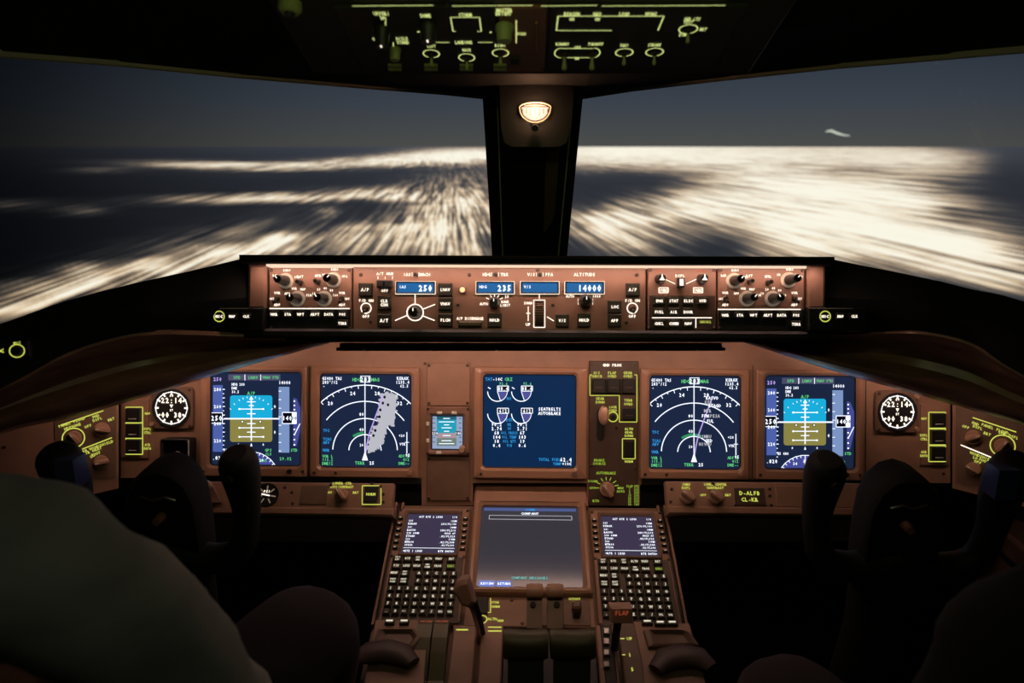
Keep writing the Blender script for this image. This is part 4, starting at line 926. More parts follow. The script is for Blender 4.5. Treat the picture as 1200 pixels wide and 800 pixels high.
# shrouds between strip ends and pedestal / dark bay under the engine display
def wbox(name, x0, y0, x1, y1, D0, D1, m, lab, cat, kind=None):
    M = MB(); f = [W(x0, y1, D0), W(x1, y1, D0), W(x1, y0, D0), W(x0, y0, D0)]; b = [p+Vector((0, 1, 0))*(D1-D0) for p in f]
    M.stack([[tuple(p) for p in b], [tuple(p) for p in f]], m, cap0=True); o = M.build(name); tag(o, lab, cat, kind=kind); return o

# ================================================================== PEDESTAL
uL = -.2425; uR = .2425
PO = empty('center_pedestal', PED.world(0, 0), 'brown centre pedestal carrying keypads and levers between the seats', 'pedestal')
def pedu(v, u, h): return tuple(PED.world(u, v, h))
vb = PED.uv(621, 737)[1]; vt = PED.uv(621, 592)[1]
qb = QUA.uv(621, 737)[1]; ql = qb-.75
top = [PED.world(0, vt, -.004), PED.world(0, vb, -.004), QUA.world(0, ql, -.004)]
M = MB(); prof = [(p.y, p.z) for p in top]; prof = [(prof[0][0], prof[0][1]), (prof[1][0], prof[1][1]), (prof[2][0], prof[2][1]), (prof[2][0], FZ), (prof[0][0], FZ)]
M.stack([[(x_, y, z_) for y, z_ in prof] for x_ in (uL, uR)], BRN2, cap0=True, cap1=True)
child(M.build('pedestal_body'), PO)
for s_ in (-1, 1):
    for off, hh, m in ((.0, .006, BRN), (.006, .003, BLK), (.012, .005, BRN)):
        M = MB(); x_ = s_*(.2425-off)
        M.box(x_-.0022, vb, x_+.0022, vt, -.006, hh, m, .001); M.v = [tuple(PED.world(*p)) for p in M.v]; child(M.build('side_rail'), PO)
M = MB(); a = PED.uv(555, 594); b = PED.uv(688, 580); M.box(a[0], a[1]-.002, b[0], a[1]+.05, -.02, .012, BRN, .004); M.v = [tuple(PED.world(*p)) for p in M.v]; child(M.build('upper_cap'), PO)
# --- keypads (control display units)
def cdu(sx, lab, rows_txt):
    """sx: sign / columns mirrored only in position, not in layout"""
    xc = -.171 if sx < 0 else .1705
    t = T('keypad_unit', lab, 'keypad', PED, 621, 668, 'pedestal keypad units')
    t.u0 = 0; t.e.matrix_world = PED.mat4(0, t.v0)
    t.k = 1.30/FPX
    V = lambda py: t.L(621, py)[1]
    W2 = .064; x0, x1 = xc-W2, xc+W2
    M = MB(); M.box(x0, V(737), x1, V(600), -.004, .008, BRN, .002); M.build('body', t.e)
    M = MB(); M.box(x0+.006, V(736), x1-.004, V(658), .008, .0095, DKP, .0008); M.build('key_plate', t.e)
    sx0, sx1 = xc-.0455, xc+.0455
    M = MB(); M.frame((sx0-.005, V(658), sx1+.005, V(604)), (sx0, V(654.5), sx1, V(608)), .008, .014, .003, .003, BRN2, .0015); M.build('screen_frame', t.e)
    M = MB(); M.box(sx0, V(655), sx1, V(608), .007, .0095, SP); M.build('screen', t.e)
    Z = .0101; L_ = t.leg
    yy = [V(q) for q in (611.3, 616, 619.5, 623.5, 627, 630.5, 634, 637.5, 641, 644.5, 651.5)]
    cap = .0042
    L_.text('ACT RTE 2 LEGS', xc-.004, yy[0], cap, Z, EW, 'c', .72); L_.text('1/4', sx1-.003, yy[0], cap, Z, EW, 'r', .72)
    for i, (a, b) in enumerate(rows_txt):
        L_.text(a, sx0+.003, yy[i+1], cap if i % 2 else cap*.9, Z, EW, 'l', .72); L_.text(b, sx1-.003, yy[i+1], cap if i % 2 else cap*.9, Z, EW, 'r', .72)
    L_.line(sx0+.002, V(648), sx1-.002, V(648), .0009, Z, EW); L_.text('<RTE 1 LEGS', sx0+.002, yy[-1], cap, Z, EW, 'l', .72); L_.text('RTE DATA>', sx1-.002, yy[-1], cap, Z, EW, 'r', .72)
    def key(u, v, w_, h_, s_, lm=LK, cp=.0044, name='key', m=KEY, hb=.0095):
        kk = ('key', w_, h_, m.name)
        if kk not in SHARED:
            Q = MB(); Q.box(-w_/2, -h_/2, w_/2, h_/2, 0, .005, m, .0014); o = Q.build(name); SHARED[kk] = o.data
        else: o = bpy.data.objects.new(name, SHARED[kk]); C.objects.link(o)
        o.parent = t.e; o.location = (u, v, hb)
        if s_:
            ls = s_.split('|')
            for i, q in enumerate(ls): L_.text(q, u, v+((len(ls)-1)/2-i)*.0050, cp if len(ls) == 1 else .0034, hb+.0054, lm, 'c', .80 if len(q) < 3 else .66)
    def xcol(px, py): return PED.uv(px, py)[0]+.171+xc
    for i, q in enumerate(('INIT|REF', 'RTE', 'DEP|ARR', 'ALTN', 'VNAV', 'BRT')): key(xcol((466.5, 478.5, 490.5, 502.5, 514.5, 529.5)[i], 662), V(662.5), .0145, .0105, q)
    for i, q in enumerate(('FIX', 'LEGS', 'HOLD', 'FMC|COMM', 'PROG', 'EXEC')): key(xcol((466.5, 478.5, 490.5, 502.5, 514.5, 529.5)[i], 662), V(671), .0145, .0105, q, LYD if q == 'EXEC' else LK)
    for py, a in ((679.5, ('MENU', 'NAV|RAD')), (688.5, ('PREV|PAGE', 'NEXT|PAGE'))):
        for i, q in enumerate(a): key(xcol((461, 473.5)[i], 688), V(py), .0145, .0105, q)
    for j, (py, a) in enumerate(((679.5, 'ABCDE'), (688.5, 'FGHIJ'), (697.5, 'KLMNO'), (706.5, 'PQRST'), (715.5, 'UVWXY'), (724.5, 'Z /*<'))):
        for i, q in enumerate(a):
            s_ = {'*': 'DEL' if False else 'DEL', '<': 'CLR', ' ': 'SP'}.get(q, q); key(xcol((489, 499.3, 509.6, 519.9, 530.2)[i], 697), V(py), .0112, .0105, s_, cp=.0050 if len(s_) == 1 else .0034)
    for j, (py, a) in enumerate(((697.5, '123'), (706.5, '456'), (715.5, '789'), (724.5, '.0+'))):
        for i, q in enumerate(a): key(xcol((458.5, 468.5, 478.5)[i], 697), V(py), .0105, .0105, '+/-' if q == '+' else q, cp=.0050 if q != '+' else .0034)
    for py in (613.5, 620.5, 627.5, 634.5, 641.5, 648.5):
        for u in (xc-.0575, xc+.0575): key(u, V(py), .0085, .0050, None, m=KNBD, name='line_key', hb=.008)
    for py in (613.5, 620.5, 627.5, 634.5, 641.5, 648.5):
        for u in (xc-.0575, xc+.0575): L_.line(u-.002, V(py), u+.002, V(py), .0009, .0134, LK)
    for u, py in ((x0+.004, 603), (x1-.004, 603), (x0+.003, 657), (x1-.003, 657), (x0+.003, 734), (x1-.003, 734)):
        o = bpy.data.objects.new('screw', SHARED[('screw',)]); C.objects.link(o); o.parent = t.e; o.location = (u, V(py), .008)
    t.done('legend')
R1 = [('235', '12NM'), ('KERAX', '250/FL140'), ('241', '18NM'), ('RASVO', '280/FL210'), ('238 44NM', 'HOLD AT'), ('ETAGO', '.82/FL320'), ('226', '51NM'), ('MTR04', '.82/FL340'), ('SPESA', '.82/FL340')]
cdu(-1, 'dark keypad unit with small text screen on the left of the pedestal', R1)
cdu(1, 'dark keypad unit with small text screen on the right of the pedestal', R1)
# --- lower centre display
t = T('lower_display', 'large dim grey screen lying in the middle of the pedestal', 'screen', PED, 621, 645)
a = t.L(556, 597); b = t.L(687.5, 597); c = t.L(621, 700); d_ = t.L(621, 697)
hw = .100; sw = .0865
V = lambda py: t.L(621, py)[1]; U = lambda u: u-t.u0
M = MB(); M.frame((U(-hw), V(701), U(hw), V(594)), (U(-sw), V(693), U(sw), V(597.5)), -.004, .018, .004, .005, BEZ, .003); M.build('bezel', t.e, True)
M = MB(); M.box(U(-sw-.002), V(695), U(sw+.002), V(596), -.002, .0075, SG); M.build('screen', t.e)
Z = .0083; L_ = t.leg; s_ = lambda a_, b_, c_, d2, m, z_=Z: L_.poly([(U(a_), V(d2)), (U(c_), V(d2)), (U(c_), V(b_)), (U(a_), V(b_))], z_, m)
EDB = em('menu_blue', (.07, .10, .26))
s_(-.082, 599, .082, 602.5, EDB); L_.text('COMM', U(0), V(601), .005, Z+.0004, EBL)
L_.text('COMPANY', U(0), V(605.5), .0052, Z+.0004, EW)
for yy in (607.8, 612.3): L_.line(U(-.072), V(yy), U(.074), V(yy), .0011, Z, EGR)
L_.line(U(-.072), V(607.8), U(-.072), V(612.3), .0011, Z, EGR); L_.line(U(.074), V(607.8), U(.074), V(612.3), .0011, Z, EGR)
EB2 = em('button_blue', (.10, .18, .62)); s_(-.082, 684.5, -.056, 692, EB2); s_(-.053, 684.5, -.030, 692, EB2); L_.text('REVIEW', U(-.069), V(688), .0045, Z+.0004, EW, 'c', .75); L_.text('RETURN', U(-.0415), V(688), .0045, Z+.0004, EW, 'c', .75)
L_.text('COMPANY MESSAGES', U(.0), V(681), .0052, Z+.0004, em('note_teal', (.10, .45, .42)), 'c', .72); t.done('symbology')

# --- small switch panel under the lower display
t = T('control_stand_panel', 'small brown panel with yellow bracketed switches below the grey screen', 'panel', PED, 621, 718)
V = lambda py: t.L(621, py)[1]
M = MB(); M.box(-.102-t.u0, V(737), .102-t.u0, V(702), -.003, .006, BRN, .0015); M.build('faceplate', t.e)
Z = .0067
for i in range(3): 
    M = MB(); a = t.L(563, 706+i*5.2+2); M.box(a[0]-.005, a[1]-.0065, a[0]+.012, a[1]+.0065, .005, .010, BLK, .001); M.build('stab_switch', t.e)
t.line(575, 703.5, 575, 720.5, 1.0, LY, Z); t.line(562, 720.5, 575, 720.5, 1.0, LY, Z); t.text('STAB', 580.5, 708.5, 3.0, LY, h=Z, cw=.75); t.text('NORM', 581, 713.5, 3.0, LY, h=Z, cw=.75)
t.ring(565.5, 728.5, 5.2, 1.2, LY, Z); t.knob(565.5, 728.5, 3.6, .010, KNBD, pointer=False); t.text('ALTN', 577, 728, 3.2, LY, h=Z, cw=.8); t.text('ARM', 586.5, 730, 2.9, LY, h=Z, cw=.75)
for sx_, tt in ((648, ('FUEL', 'CONTROL', 'CUTOFF')), (673, ('CUTOFF', 'RUN', 'ENG'))):
    t.text(tt[0], sx_, 705.5, 3.0, LY, h=.0085, cw=.75); t.text(tt[1], sx_+1, 709.5, 3.0, LY, h=.0085, cw=.75)
M = MB(); a = t.L(660.5, 736); b = t.L(690, 703); M.box(*a, *b, .004, .0078, BRN2, .001); M.build('fuel_plate', t.e)
M = MB(); a = t.L(617, 736); b = t.L(659, 703); M.box(*a, *b, .004, .0078, BRN2, .001); M.build('fuel_plate', t.e)
for xx in (646, 675):
    M = MB(); a = t.L(xx, 722); M.rbox(a[0]-.006, a[1]-.010, a[0]+.006, a[1]+.010, .006, .020, .003, KNBD, .002); M.rbox(a[0]-.0075, a[1]-.006, a[0]+.0075, a[1]+.008, .018, .030, .004, BRN2, .003); M.build('fuel_control_lever', t.e)
t.screws([(600, 706), (612, 733), (688, 733)], .006); t.done()

# --- throttle quadrant
Q = empty('throttle_quadrant', QUA.world(0, qb), 'slotted brown throttle quadrant plate at the front of the picture', 'throttle quadrant')
def qbox(name, x0, y0, x1, y1, h0, h1, m, bev=.002, e_=None, r=0):
    a = QUA.uv(x0, y0); b = QUA.uv(x1, y0); c = QUA.uv((x0+x1)/2, y1); M = MB()
    if r: M.rbox(a[0], c[1], b[0], a[1], h0, h1, r, m, bev)
    else: M.box(a[0], c[1], b[0], a[1], h0, h1, m, bev)
    M.v = [tuple(QUA.world(*p)) for p in M.v]; return child(M.build(name), e_ or Q)
qbox('quadrant_plate', 532, 739, 559, 900, 0, .014, BRN); qbox('quadrant_plate', 564.5, 739, 590, 900, 0, .014, BRN); qbox('quadrant_plate', 697, 739, 718, 900, 0, .014, BRN)
qbox('quadrant_well', 590, 739, 697, 900, 0, .004, BLK)
def qlab(e_, items, name='legend'):
    M = MB()
    for it in items:
        if it[0] == 't': a = QUA.uv(it[2], it[3]); M.text(it[1], *a, it[4]*1.18/FPX, it[5], it[6], 'c', .8)
        else: a = QUA.uv(it[1], it[2]); b = QUA.uv(it[3], it[4]); M.line(*a, *b, it[5]*1.18/FPX, it[6], it[7])
    M.v = [tuple(QUA.world(*p)) for p in M.v]; o = child(M.build(name), e_); o['kind'] = 'stuff'; return o
qlab(Q, [('l', 535, 745.5, 549, 745.5, 2, .0147, LY), ('l', 572, 742.5, 588, 742.5, 1.5, .0147, LY), ('l', 572, 747, 588, 747, 1.8, .0147, LY)])
# thrust levers
def roll_handle(name, x0, x1, py, D, lab, group):
    c0 = W((x0+x1)/2, py, D); e_ = empty(name, c0, lab, 'lever', group)
    a = W(x0, py, D); b = W(x1, py, D); up_ = Vector((0, -.25, .97)); L = []
    n = 9
    for i in range(n):
        t_ = i/(n-1); p = a.lerp(b, t_); s_ = 1 if 0 < i < n-1 else .9; sag = .003*math.sin(math.pi*t_)
        L.append([tuple(p+UPV*(.0215*s_*math.cos(q)-sag*(1 if math.cos(q) > 0 else 0))+FWD*(.018*s_*math.sin(q))) for q in [2*math.pi*k/16 for k in range(16)]])
    M = MB(); M.stack(L, OLV, cap0=True, cap1=True); child(M.build('grip', None, True), e_)
    M = MB()
    F = [W(x0+5, py+5, D+.002), W(x1-5, py+5, D+.002), W(x1-5, py+90, D-.03), W(x0+5, py+90, D-.03)]; K = [p+FWD*.035 for p in F]
    M.stack([[tuple(p) for p in F], [tuple(p) for p in K]], BLK, cap0=True); child(M.build('shaft'), e_)
    return e_
TL = roll_handle('thrust_lever', 590, 642, 754, 1.06, 'left of two wide olive thrust lever handles', 'thrust levers')
TR = roll_handle('thrust_lever', 644.5, 697, 754, 1.06, 'right of two wide olive thrust lever handles', 'thrust levers')
for xx, e_, sd in ((626.5, TL, 'left'), (650.5, TR, 'right')):
    rv = empty('reverse_lever', W(xx, 700, 1.10), f'{sd} of two brown reverse levers rising before the grey screen', 'lever', 'reverse levers')
    M = MB(); F = [W(xx-9, 736, 1.09), W(xx+9, 736, 1.09), W(xx+9, 697, 1.12), W(xx-9, 697, 1.12)]; K_ = [p+FWD*.012 for p in F]
    M.stack([[tuple(p) for p in K_], [tuple(p) for p in F]], BRN2, cap0=True); child(M.build('stem'), rv)
    L = []
    for i in range(7):
        t_ = i/6; p = W(xx-9.7, 692, 1.115).lerp(W(xx+9.7, 692, 1.115), t_); s_ = 1 if 0 < i < 6 else .85
        L.append([tuple(p+UPV*(.0105*s_*math.cos(q))+FWD*(.010*s_*math.sin(q))) for q in [2*math.pi*k/12 for k in range(12)]])
    M = MB(); M.stack(L, KNB, cap0=True, cap1=True); child(M.build('grip', None, True), rv)
    child(sweep('pivot_bolt', [W(xx-2 if xx < 640 else xx+2, 708, 1.112), W(xx-2 if xx < 640 else xx+2, 708, 1.106)], [.0045, .004], BLK, n=10), rv)
# speedbrake lever
sb = empty('speedbrake_lever', W(545, 700, 1.12), 'brown-headed speedbrake lever leaning over the left keypad', 'lever')
child(sweep('stem', PW([(549, 700, 1.12), (556, 718, 1.13), (562, 738, 1.15), (563, 760, 1.17)]), [.0045, .0045, .005, .005], STEEL, n=8, flat=(.6, 1)), sb)
child(sweep('stem_cover', PW([(556, 704, 1.125), (562, 722, 1.135), (566, 742, 1.155)]), [.004, .004, .004], BLK, n=8), sb)
M = MB(); hp = [(531, 692), (534, 684), (541, 679), (549, 678), (553, 690), (557, 706), (550, 712), (541, 709)]
f = [W(a, b, 1.10) for a, b in hp]; cxy = W(544, 695, 1.10)
M.stack([[tuple(p+FWD*.022) for p in reversed(f)], [tuple(p) for p in reversed(f)], [tuple(cxy+(p-cxy)*.72-FWD*.006) for p in reversed(f)]], BRN, cap0=True); child(M.build('knob', None, True), sb)
# flap lever and its gate
fl = empty('flap_lever', W(728, 722, 1.12), 'pink-brown flap lever handle standing over the right keypad', 'lever')
M = MB(); f = [W(a, b, 1.10) for a, b in ((715, 711), (741, 711), (742, 730), (716, 730))]; c0 = W(728.5, 720, 1.10)
M.stack([[tuple(p+FWD*.02) for p in reversed(f)], [tuple(p) for p in reversed(f)], [tuple(c0+(p-c0)*.88-FWD*.004) for p in reversed(f)]], KNB, cap0=True); ho = child(M.build('handle'), fl)
M = MB(); M.text('FLAP', 0, 0, .0065, 0, LR, 'c', .8); M.v = [tuple(W(729, 718, 1.0945)+RGT*p[0]+UPV*p[1]) for p in M.v]; o = child(M.build('legend'), fl); o['kind'] = 'stuff'
child(sweep('stem', PW([(724, 729, 1.11), (722, 742, 1.12), (720, 760, 1.13)]), [.006, .006, .006], BLK, n=8), fl)
fg = empty('flap_gate', QUA.world(*QUA.uv(730, 770)), 'dark flap gate plate with yellow numbers right of the thrust levers', 'gate')
qbox('gate_plate', 723, 738, 748, 900, 0, .016, BRN2, e_=fg); qbox('gate_slot', 702, 739, 716, 900, .010, .0155, BLK, e_=fg)
for yy in (746, 758, 771, 785): 
    o = qbox('detent', 706, yy, 713, yy+7, .015, .020, STEEL, .001, e_=fg)
qlab(fg, [('t', 'UP', 737, 757, 4.2, .0167, LY), ('t', '1', 737, 776, 4.8, .0167, LY), ('l', 726, 757, 731, 757, 1.5, .0167, LY), ('t', '5', 740, 793, 4.8, .0167, LY), ('l', 728, 776, 732, 776, 1.2, .0167, LY)])
# cursor control devices
def ccd(pts, rest, btns, lab, lip):
    cx = sum(p[0] for p in pts)/len(pts); cy = sum(p[1] for p in pts)/len(pts)
    t = T('cursor_control', lab, 'controller', QUA, cx, cy, 'cursor control devices')
    M = MB(); M.prism([t.L(*p) for p in pts], 0, .020, BRN); M.build('body', t.e)
    M = MB(); q = [t.L(*p) for p in rest]; mx_ = sum(p[0] for p in q)/len(q); my_ = sum(p[1] for p in q)/len(q)
    M.stack([[(a, b, .019) for a, b in q], [(mx_+(a-mx_)*.96, my_+(b-my_)*.96, .026) for a, b in q], [(mx_+(a-mx_)*.8, my_+(b-my_)*.8, .028) for a, b in q], [(mx_+(a-mx_)*.6, my_+(b-my_)*.6, .022) for a, b in q]], BRN2); o = M.build('touch_pad', t.e, True)
    for a, b, s_ in btns: 
        o = t.button(a-6, b-2.5, a+6, b+2.5, None, KNBD, h=.006); o.location.z = .019; t.leg.line(*[v for v in t.L(a-4, b-.5)], *[v for v in t.L(a+4, b-.5)], .003, .0256, LK)
    pp = [QUA.world(t.L(a, b)[0]+t.u0, t.L(a, b)[1]+t.v0, .028) for a, b in lip]
    M = MB()
    o = sweep('palm_rest', pp, [.012, .020, .022, .020, .012], mat('palm_rest', (.07, .04, .035), .45), n=12, flat=(1, .55)); o.parent = t.e; o.matrix_parent_inverse = t.e.matrix_world.inverted()
    t.done(); return t
ccd([(420, 860), (494, 860), (500, 770), (490, 737), (442, 737)], [(436, 772), (486, 772), (495, 760), (488, 750), (444, 750)], [(458, 741, ''), (475, 741, '')], 'brown cursor control pad with palm rest left of the quadrant', [(418, 788), (434, 780), (455, 777), (474, 782), (486, 792)])
ccd([(752, 790), (758, 860), (838, 860), (806, 741), (742, 739)], [(758, 772), (818, 770), (808, 755), (800, 751), (752, 751)], [(757, 741.5, ''), (772, 742.5, ''), (786, 742.5, '')], 'brown cursor control pad with palm rest right of the quadrant', [(766, 800), (778, 787), (798, 783), (818, 786), (832, 798)])
t = T('trim_indicator', 'twin dark-green curved strips between left cursor pad and quadrant', 'indicator', QUA, 510, 760)
for a in (492, 510.5):
    M = MB(); p0 = t.L(a, 737); p1 = t.L(a+17, 737); L = []
    for yy, hh in ((737, .004), (737.5, .020), (745, .024), (760, .024), (775, .018), (800, .004), (860, .0)):
        y_ = t.L(510, yy)[1]; L.append([(p0[0], y_, 0), (p0[0], y_, hh+.001), (p1[0], y_, hh+.001), (p1[0], y_, 0)])
    M.stack(L, OLV, cap0=True, cap1=True); M.build('indicator_strip', t.e)
for a in (492, 510.5): t.line(a+2, 741, a+7, 741, 1.6, LR, .0245); t.line(a+9, 741, a+15, 741, 1.6, LR, .0245)
t.done()

# ================================================================== OVERHEAD PANEL
t = T('overhead_panel', 'dark overhead panel with green lettering, knobs and toggle switches', 'panel', OVH, 622, 60)
M = MB(); a = OVH.uv(622, 88); hw = .30
M.box(-.27-t.u0, a[1]-t.v0, .27-t.u0, a[1]-t.v0+.50, -.02, -.001, OVP, .002); M.build('panel_body', t.e)
def ob(x0, y0, x1, y1, m=OVP): 
    p0 = t.L(x0, (y0+y1)/2); p1 = t.L(x1, (y0+y1)/2); q0 = t.L(622, y1); q1 = t.L(622, y0); M = MB(); M.box(p0[0], q0[1], p1[0], q1[1], -.001, .003, m, .001); return M.build('faceplate', t.e)
ob(408, 5.5, 583, 80); ob(643, 5.5, 856, 80); ob(586, 6, 640, 82, mat('overhead_center_lit', (.20, .075, .045), .5))  # centre plate's red-brown stands in for compass lamp light falling on it
Z = .0037
for a, b in ((413, 508), (530, 624), (634, 700), (704, 850)): t.line(a, 3.0, b, 2.2, 1.1, LO, Z)
def ot(s_, px, py, cap=3.3, cw=.85): 
    # overhead lettering, taller than wide because the plate is seen at a shallow angle
    M = t.leg; x_, y_ = t.L(px, py); n0 = len(M.v); M.text(s_, 0, 0, cap*t.k, Z, LO, 'c', cw)
    M.v[n0:] = [(x_+p[0], y_+p[1]*2.3, p[2]) for p in M.v[n0:]]
ot('UPPER/', 447, 12); ot('DN', 449, 17); t.line(452, 20, 452, 36, 1.0, LO, Z); ot('AISLE', 471, 41.5); ot('STAND', 472, 46); t.line(461, 46, 461, 62, 1.0, LO, Z); ot('OFF', 441, 42)
ot('DOME', 499, 14.5); ot('STORM', 545, 13.5); ot('MASTER', 591, 8); ot('BRIGHT', 590, 12); ot('PUSH', 611, 36, 2.8)
for a in ((528, 16.5, 562, 16.5), (528, 16.5, 531, 33), (562, 16.5, 564, 33), (531, 33, 534, 33), (559, 33, 564, 33)): t.line(*a, 1.1, LO, Z)
t.line(605, 20, 605, 47, 1.1, LO, Z); t.line(511, 46, 527, 46, 1.1, LO, Z); t.line(560, 46, 577, 46, 1.1, LO, Z); ot('LANDING', 543, 46)
t.line(490, 33, 491, 34, 3, LO, Z); t.line(574, 34, 576, 34, 3, LO, Z)
for xx, yy, q in ((505.5, 59.5, 'LEFT'), (547, 64, 'NOSE'), (586.5, 58.5, 'RIGHT')):
    ot(q, xx, yy-9, 3.0); x_, y_ = t.L(xx, yy); k = t.k
    pt = [(x_+9.4*k*math.cos(R(a)), y_+10*k*math.sin(R(a))) for a in range(0, 361, 20)]
    for p, q2 in zip(pt, pt[1:]): t.leg.line(*p, *q2, 1.3*k, Z, LO)
    o = t.toggle(xx, yy+1, OVK, .013, 2.6); o.location.z = .003
for xx, yy, q in ((731.5, 58, 'TAXI'), (767, 57.5, 'STROBE'), (806.5, 30.5, 'TEST')):
    ot(q, xx, yy-8.5, 3.0); x_, y_ = t.L(xx, yy)
    pt = [(x_+10*k*math.cos(R(a)), y_+10*k*math.sin(R(a))) for a in range(0, 361, 20)]
    for p, q2 in zip(pt, pt[1:]): t.leg.line(*p, *q2, 1.3*k, Z, LO)
    o = t.toggle(xx, yy+1, OVK, .013, 2.4); o.location.z = .003
ot('IND LTS', 811, 18.5, 3.0); ot('BRT', 824, 30.5, 3.0); ot('DIM', 800, 37, 3.0)
ot('BEACON', 670, 12.5); ot('NAV', 700, 12.5); ot('LOGO', 731.5, 12.5); ot('WING', 763, 12.5); ot('ON', 670, 18.5, 3); ot('ON', 700, 18.5, 3)
for a in ((654, 15, 778, 15), (654, 15, 652, 32), (652, 32, 717, 32), (778, 15, 771, 32)): t.line(*a, 1.2, LO, Z)
ot('RUNWAY', 659, 48, 3.0); ot('TURNOFF', 698, 48, 3.0); ot('OFF', 677, 52, 3.0); ot('ON', 676, 65, 3.0)
for a, b in ((677, 64), (677, 53.2)): t.line(658, b, 695, b, 1.2, LO, Z)
x_, y_ = t.L(658, 58.6); 
for xx, a0 in ((658, 90), (695, -90)):
    x_, y_ = t.L(xx, 58.6); pt = [(x_+8*k*math.cos(R(a)), y_+12.5*k*math.sin(R(a))) for a in range(a0, a0+181, 20)]
    for p, q2 in zip(pt, pt[1:]): t.leg.line(*p, *q2, 1.2*k, Z, LO)
for xx in (661.5, 694): o = t.toggle(xx, 60, OVK, .017, 3.4); o.location.z = .003
o = t.knob(591, 27, 10, .018, OVK, pointer=False, name='master_brightness_knob'); o.location.z = .003
o = t.knob(502, 26, 10, .020, KNBD, name='dome_knob'); o.location.z = .003
o = t.knob(448, 30, 9, .022, KNBD, name='panel_light_knob'); o.location.z = .003; o = t.knob(463, 54, 7, .014, OVK, pointer=False, name='panel_light_knob'); o.location.z = .003
for xx in (463, 505.5, 547, 586.5):
    for j in range(2):
        p0 = t.L(xx-8, 73+j*4); M = MB(); M.box(p0[0], p0[1]-.003, p0[0]+16*k, p0[1]+.003, .002, .006, OVK, .001); o = M.build('guard_rib', t.e)
o = t.button(598, 62, 608, 69, None, BLK, h=.008); t.box('warning_slot', 626.8, 22, 629.8, 56, .002, .006, mat('slot_rim', (.35, .12, .06), .4), .001)
t.screws([(524, 1.5), (702, 3), (412, 70), (850, 70), (590, 78), (637, 78)], .003); t.done()
# small dark switches either side, on the header
t2 = T('reading_lamp', 'small dim lamp boss on the ceiling above the left window', 'lamp', OVH, 340, 3)
M = MB(); M.cyl(0, 0, [(.012, 0), (.012, .008), (.008, .012)], OVK, 14); M.build('boss', t2.e); M = MB(); M.cyl(0, 0, [(.006, .012), (.004, .015)], KNBD, 12); M.build('lens', t2.e)

# ================================================================== YOKES
def yoke(sg, lab):
    cx = sg*.553; y0 = 1.06
    E = empty('control_yoke', (cx, y0, .62), lab, 'control yoke', 'control yokes')
    def PX(dx, dy, z): return Vector((cx+sg*dx, y0+dy, z-.034 if z > .7 else z))   # dx>0: outboard
    # hub with arched chart clip
    L = []; hw = .056
    ztop = 1.35-.247*1.08
    prof = [(-hw, .80), (-hw, .90), (-hw*.94, .945), (-hw*.75, .972), (-hw*.4, .990), (0, .996), (hw*.4, .990), (hw*.75, .972), (hw*.94, .945), (hw, .90), (hw, .80), (hw*.7, .74), (-hw*.7, .74)]
    dz = -.075
    o = grid_mesh('hub', [[PX(a*.9, .045, z_+dz) for a, z_ in prof], [PX(a, .03, z_+dz) for a, z_ in prof], [PX(a, -.012, z_+dz) for a, z_ in prof], [PX(a*.93, -.022, (z_-.85)*.95+.85+dz) for a, z_ in prof]], BLK2, closed=True)
    child(o, E)
    M = MB(); M.add([tuple(PX(a*.93, -.0218, (z_-.85)*.95+.85+dz)) for a, z_ in prof], [tuple(range(len(prof)))], mat('hub_face', (.018, .012, .013), .4)); child(M.build('hub_face'), E)
    ex = child(sweep('chart_clip', [PX(-.03, -.03, .875), PX(-.015, -.034, .882), PX(.0, -.034, .876), PX(.018, -.034, .882), PX(.032, -.03, .872)], [.0022]*5, STEEL, n=6), E)
    child(sweep('clip_stud', [PX(-.004, -.026, .846), PX(-.004, -.044, .846)], [.008, .006], mat('stud_red', (.35, .16, .12), .35), n=12), E)
    child(sweep('column', [PX(0, .03, .80), PX(0, .04, .60), PX(0, .10, .35), PX(0, .16, .17)], [.045, .042, .045, .05], BLK2, n=16), E)
    for s2, nm in ((-1, 'inboard'), (1, 'outboard')):
        big = 1.0 if s2 < 0 else 1.12
        zz = .0 if s2 < 0 else -.0
        pth = [PX(0, .0, .775), PX(s2*.06, -.005, .765), PX(s2*.112, -.012, .785), PX(s2*.128, -.015, .84), PX(s2*.129, -.018, .885), PX(s2*.130, -.028, .920), PX(s2*.132, -.040, .946), PX(s2*.132, -.045, .957)]
        rd = [.030, .024, .0205, .0190*big, .0235*big, .0275*big, .026*big, .016*big]
        pth = smooth_path([(*p, r_) for p, r_ in zip(pth, rd)], 3)
        g_ = child(sweep('horn', [p[:3] for p in pth], [p[3] for p in pth], mat('horn_black', (.008, .008, .009), .6), n=18, up=Vector((0, 1, 0)), flat=(1, 1.1)), E)
        b_ = PX(s2*.128, -.062, .925)
        child(sweep('trim_switch', [b_, b_+Vector((0, -.01, .002))], [.006, .005], BLK, n=10), E)
        M = MB()
    # block on the outer horn, its blue painted in as a screen reflection
    hs = empty('x', (0, 0, 0), None, None); bpy.data.objects.remove(hs)
    M = MB(); a = PX(.158, -.035, .93)
    M.box(-.014, -.022, .014, .022, -.02, .02, mat('blue_sheen_block', (.06, .08, .22), .2), .008); M.v = [(a.x-sg*.052+q[0], a.y-.012+q[2], a.z+q[1]) for q in M.v]
    o = child(M.build('blue_sheen_block'), E); o['label'] = 'glossy block on outer horn, coloured blue for a screen reflection'
yoke(-1, 'black control yoke in front of the left pilot'); yoke(1, 'black control yoke in front of the right pilot')

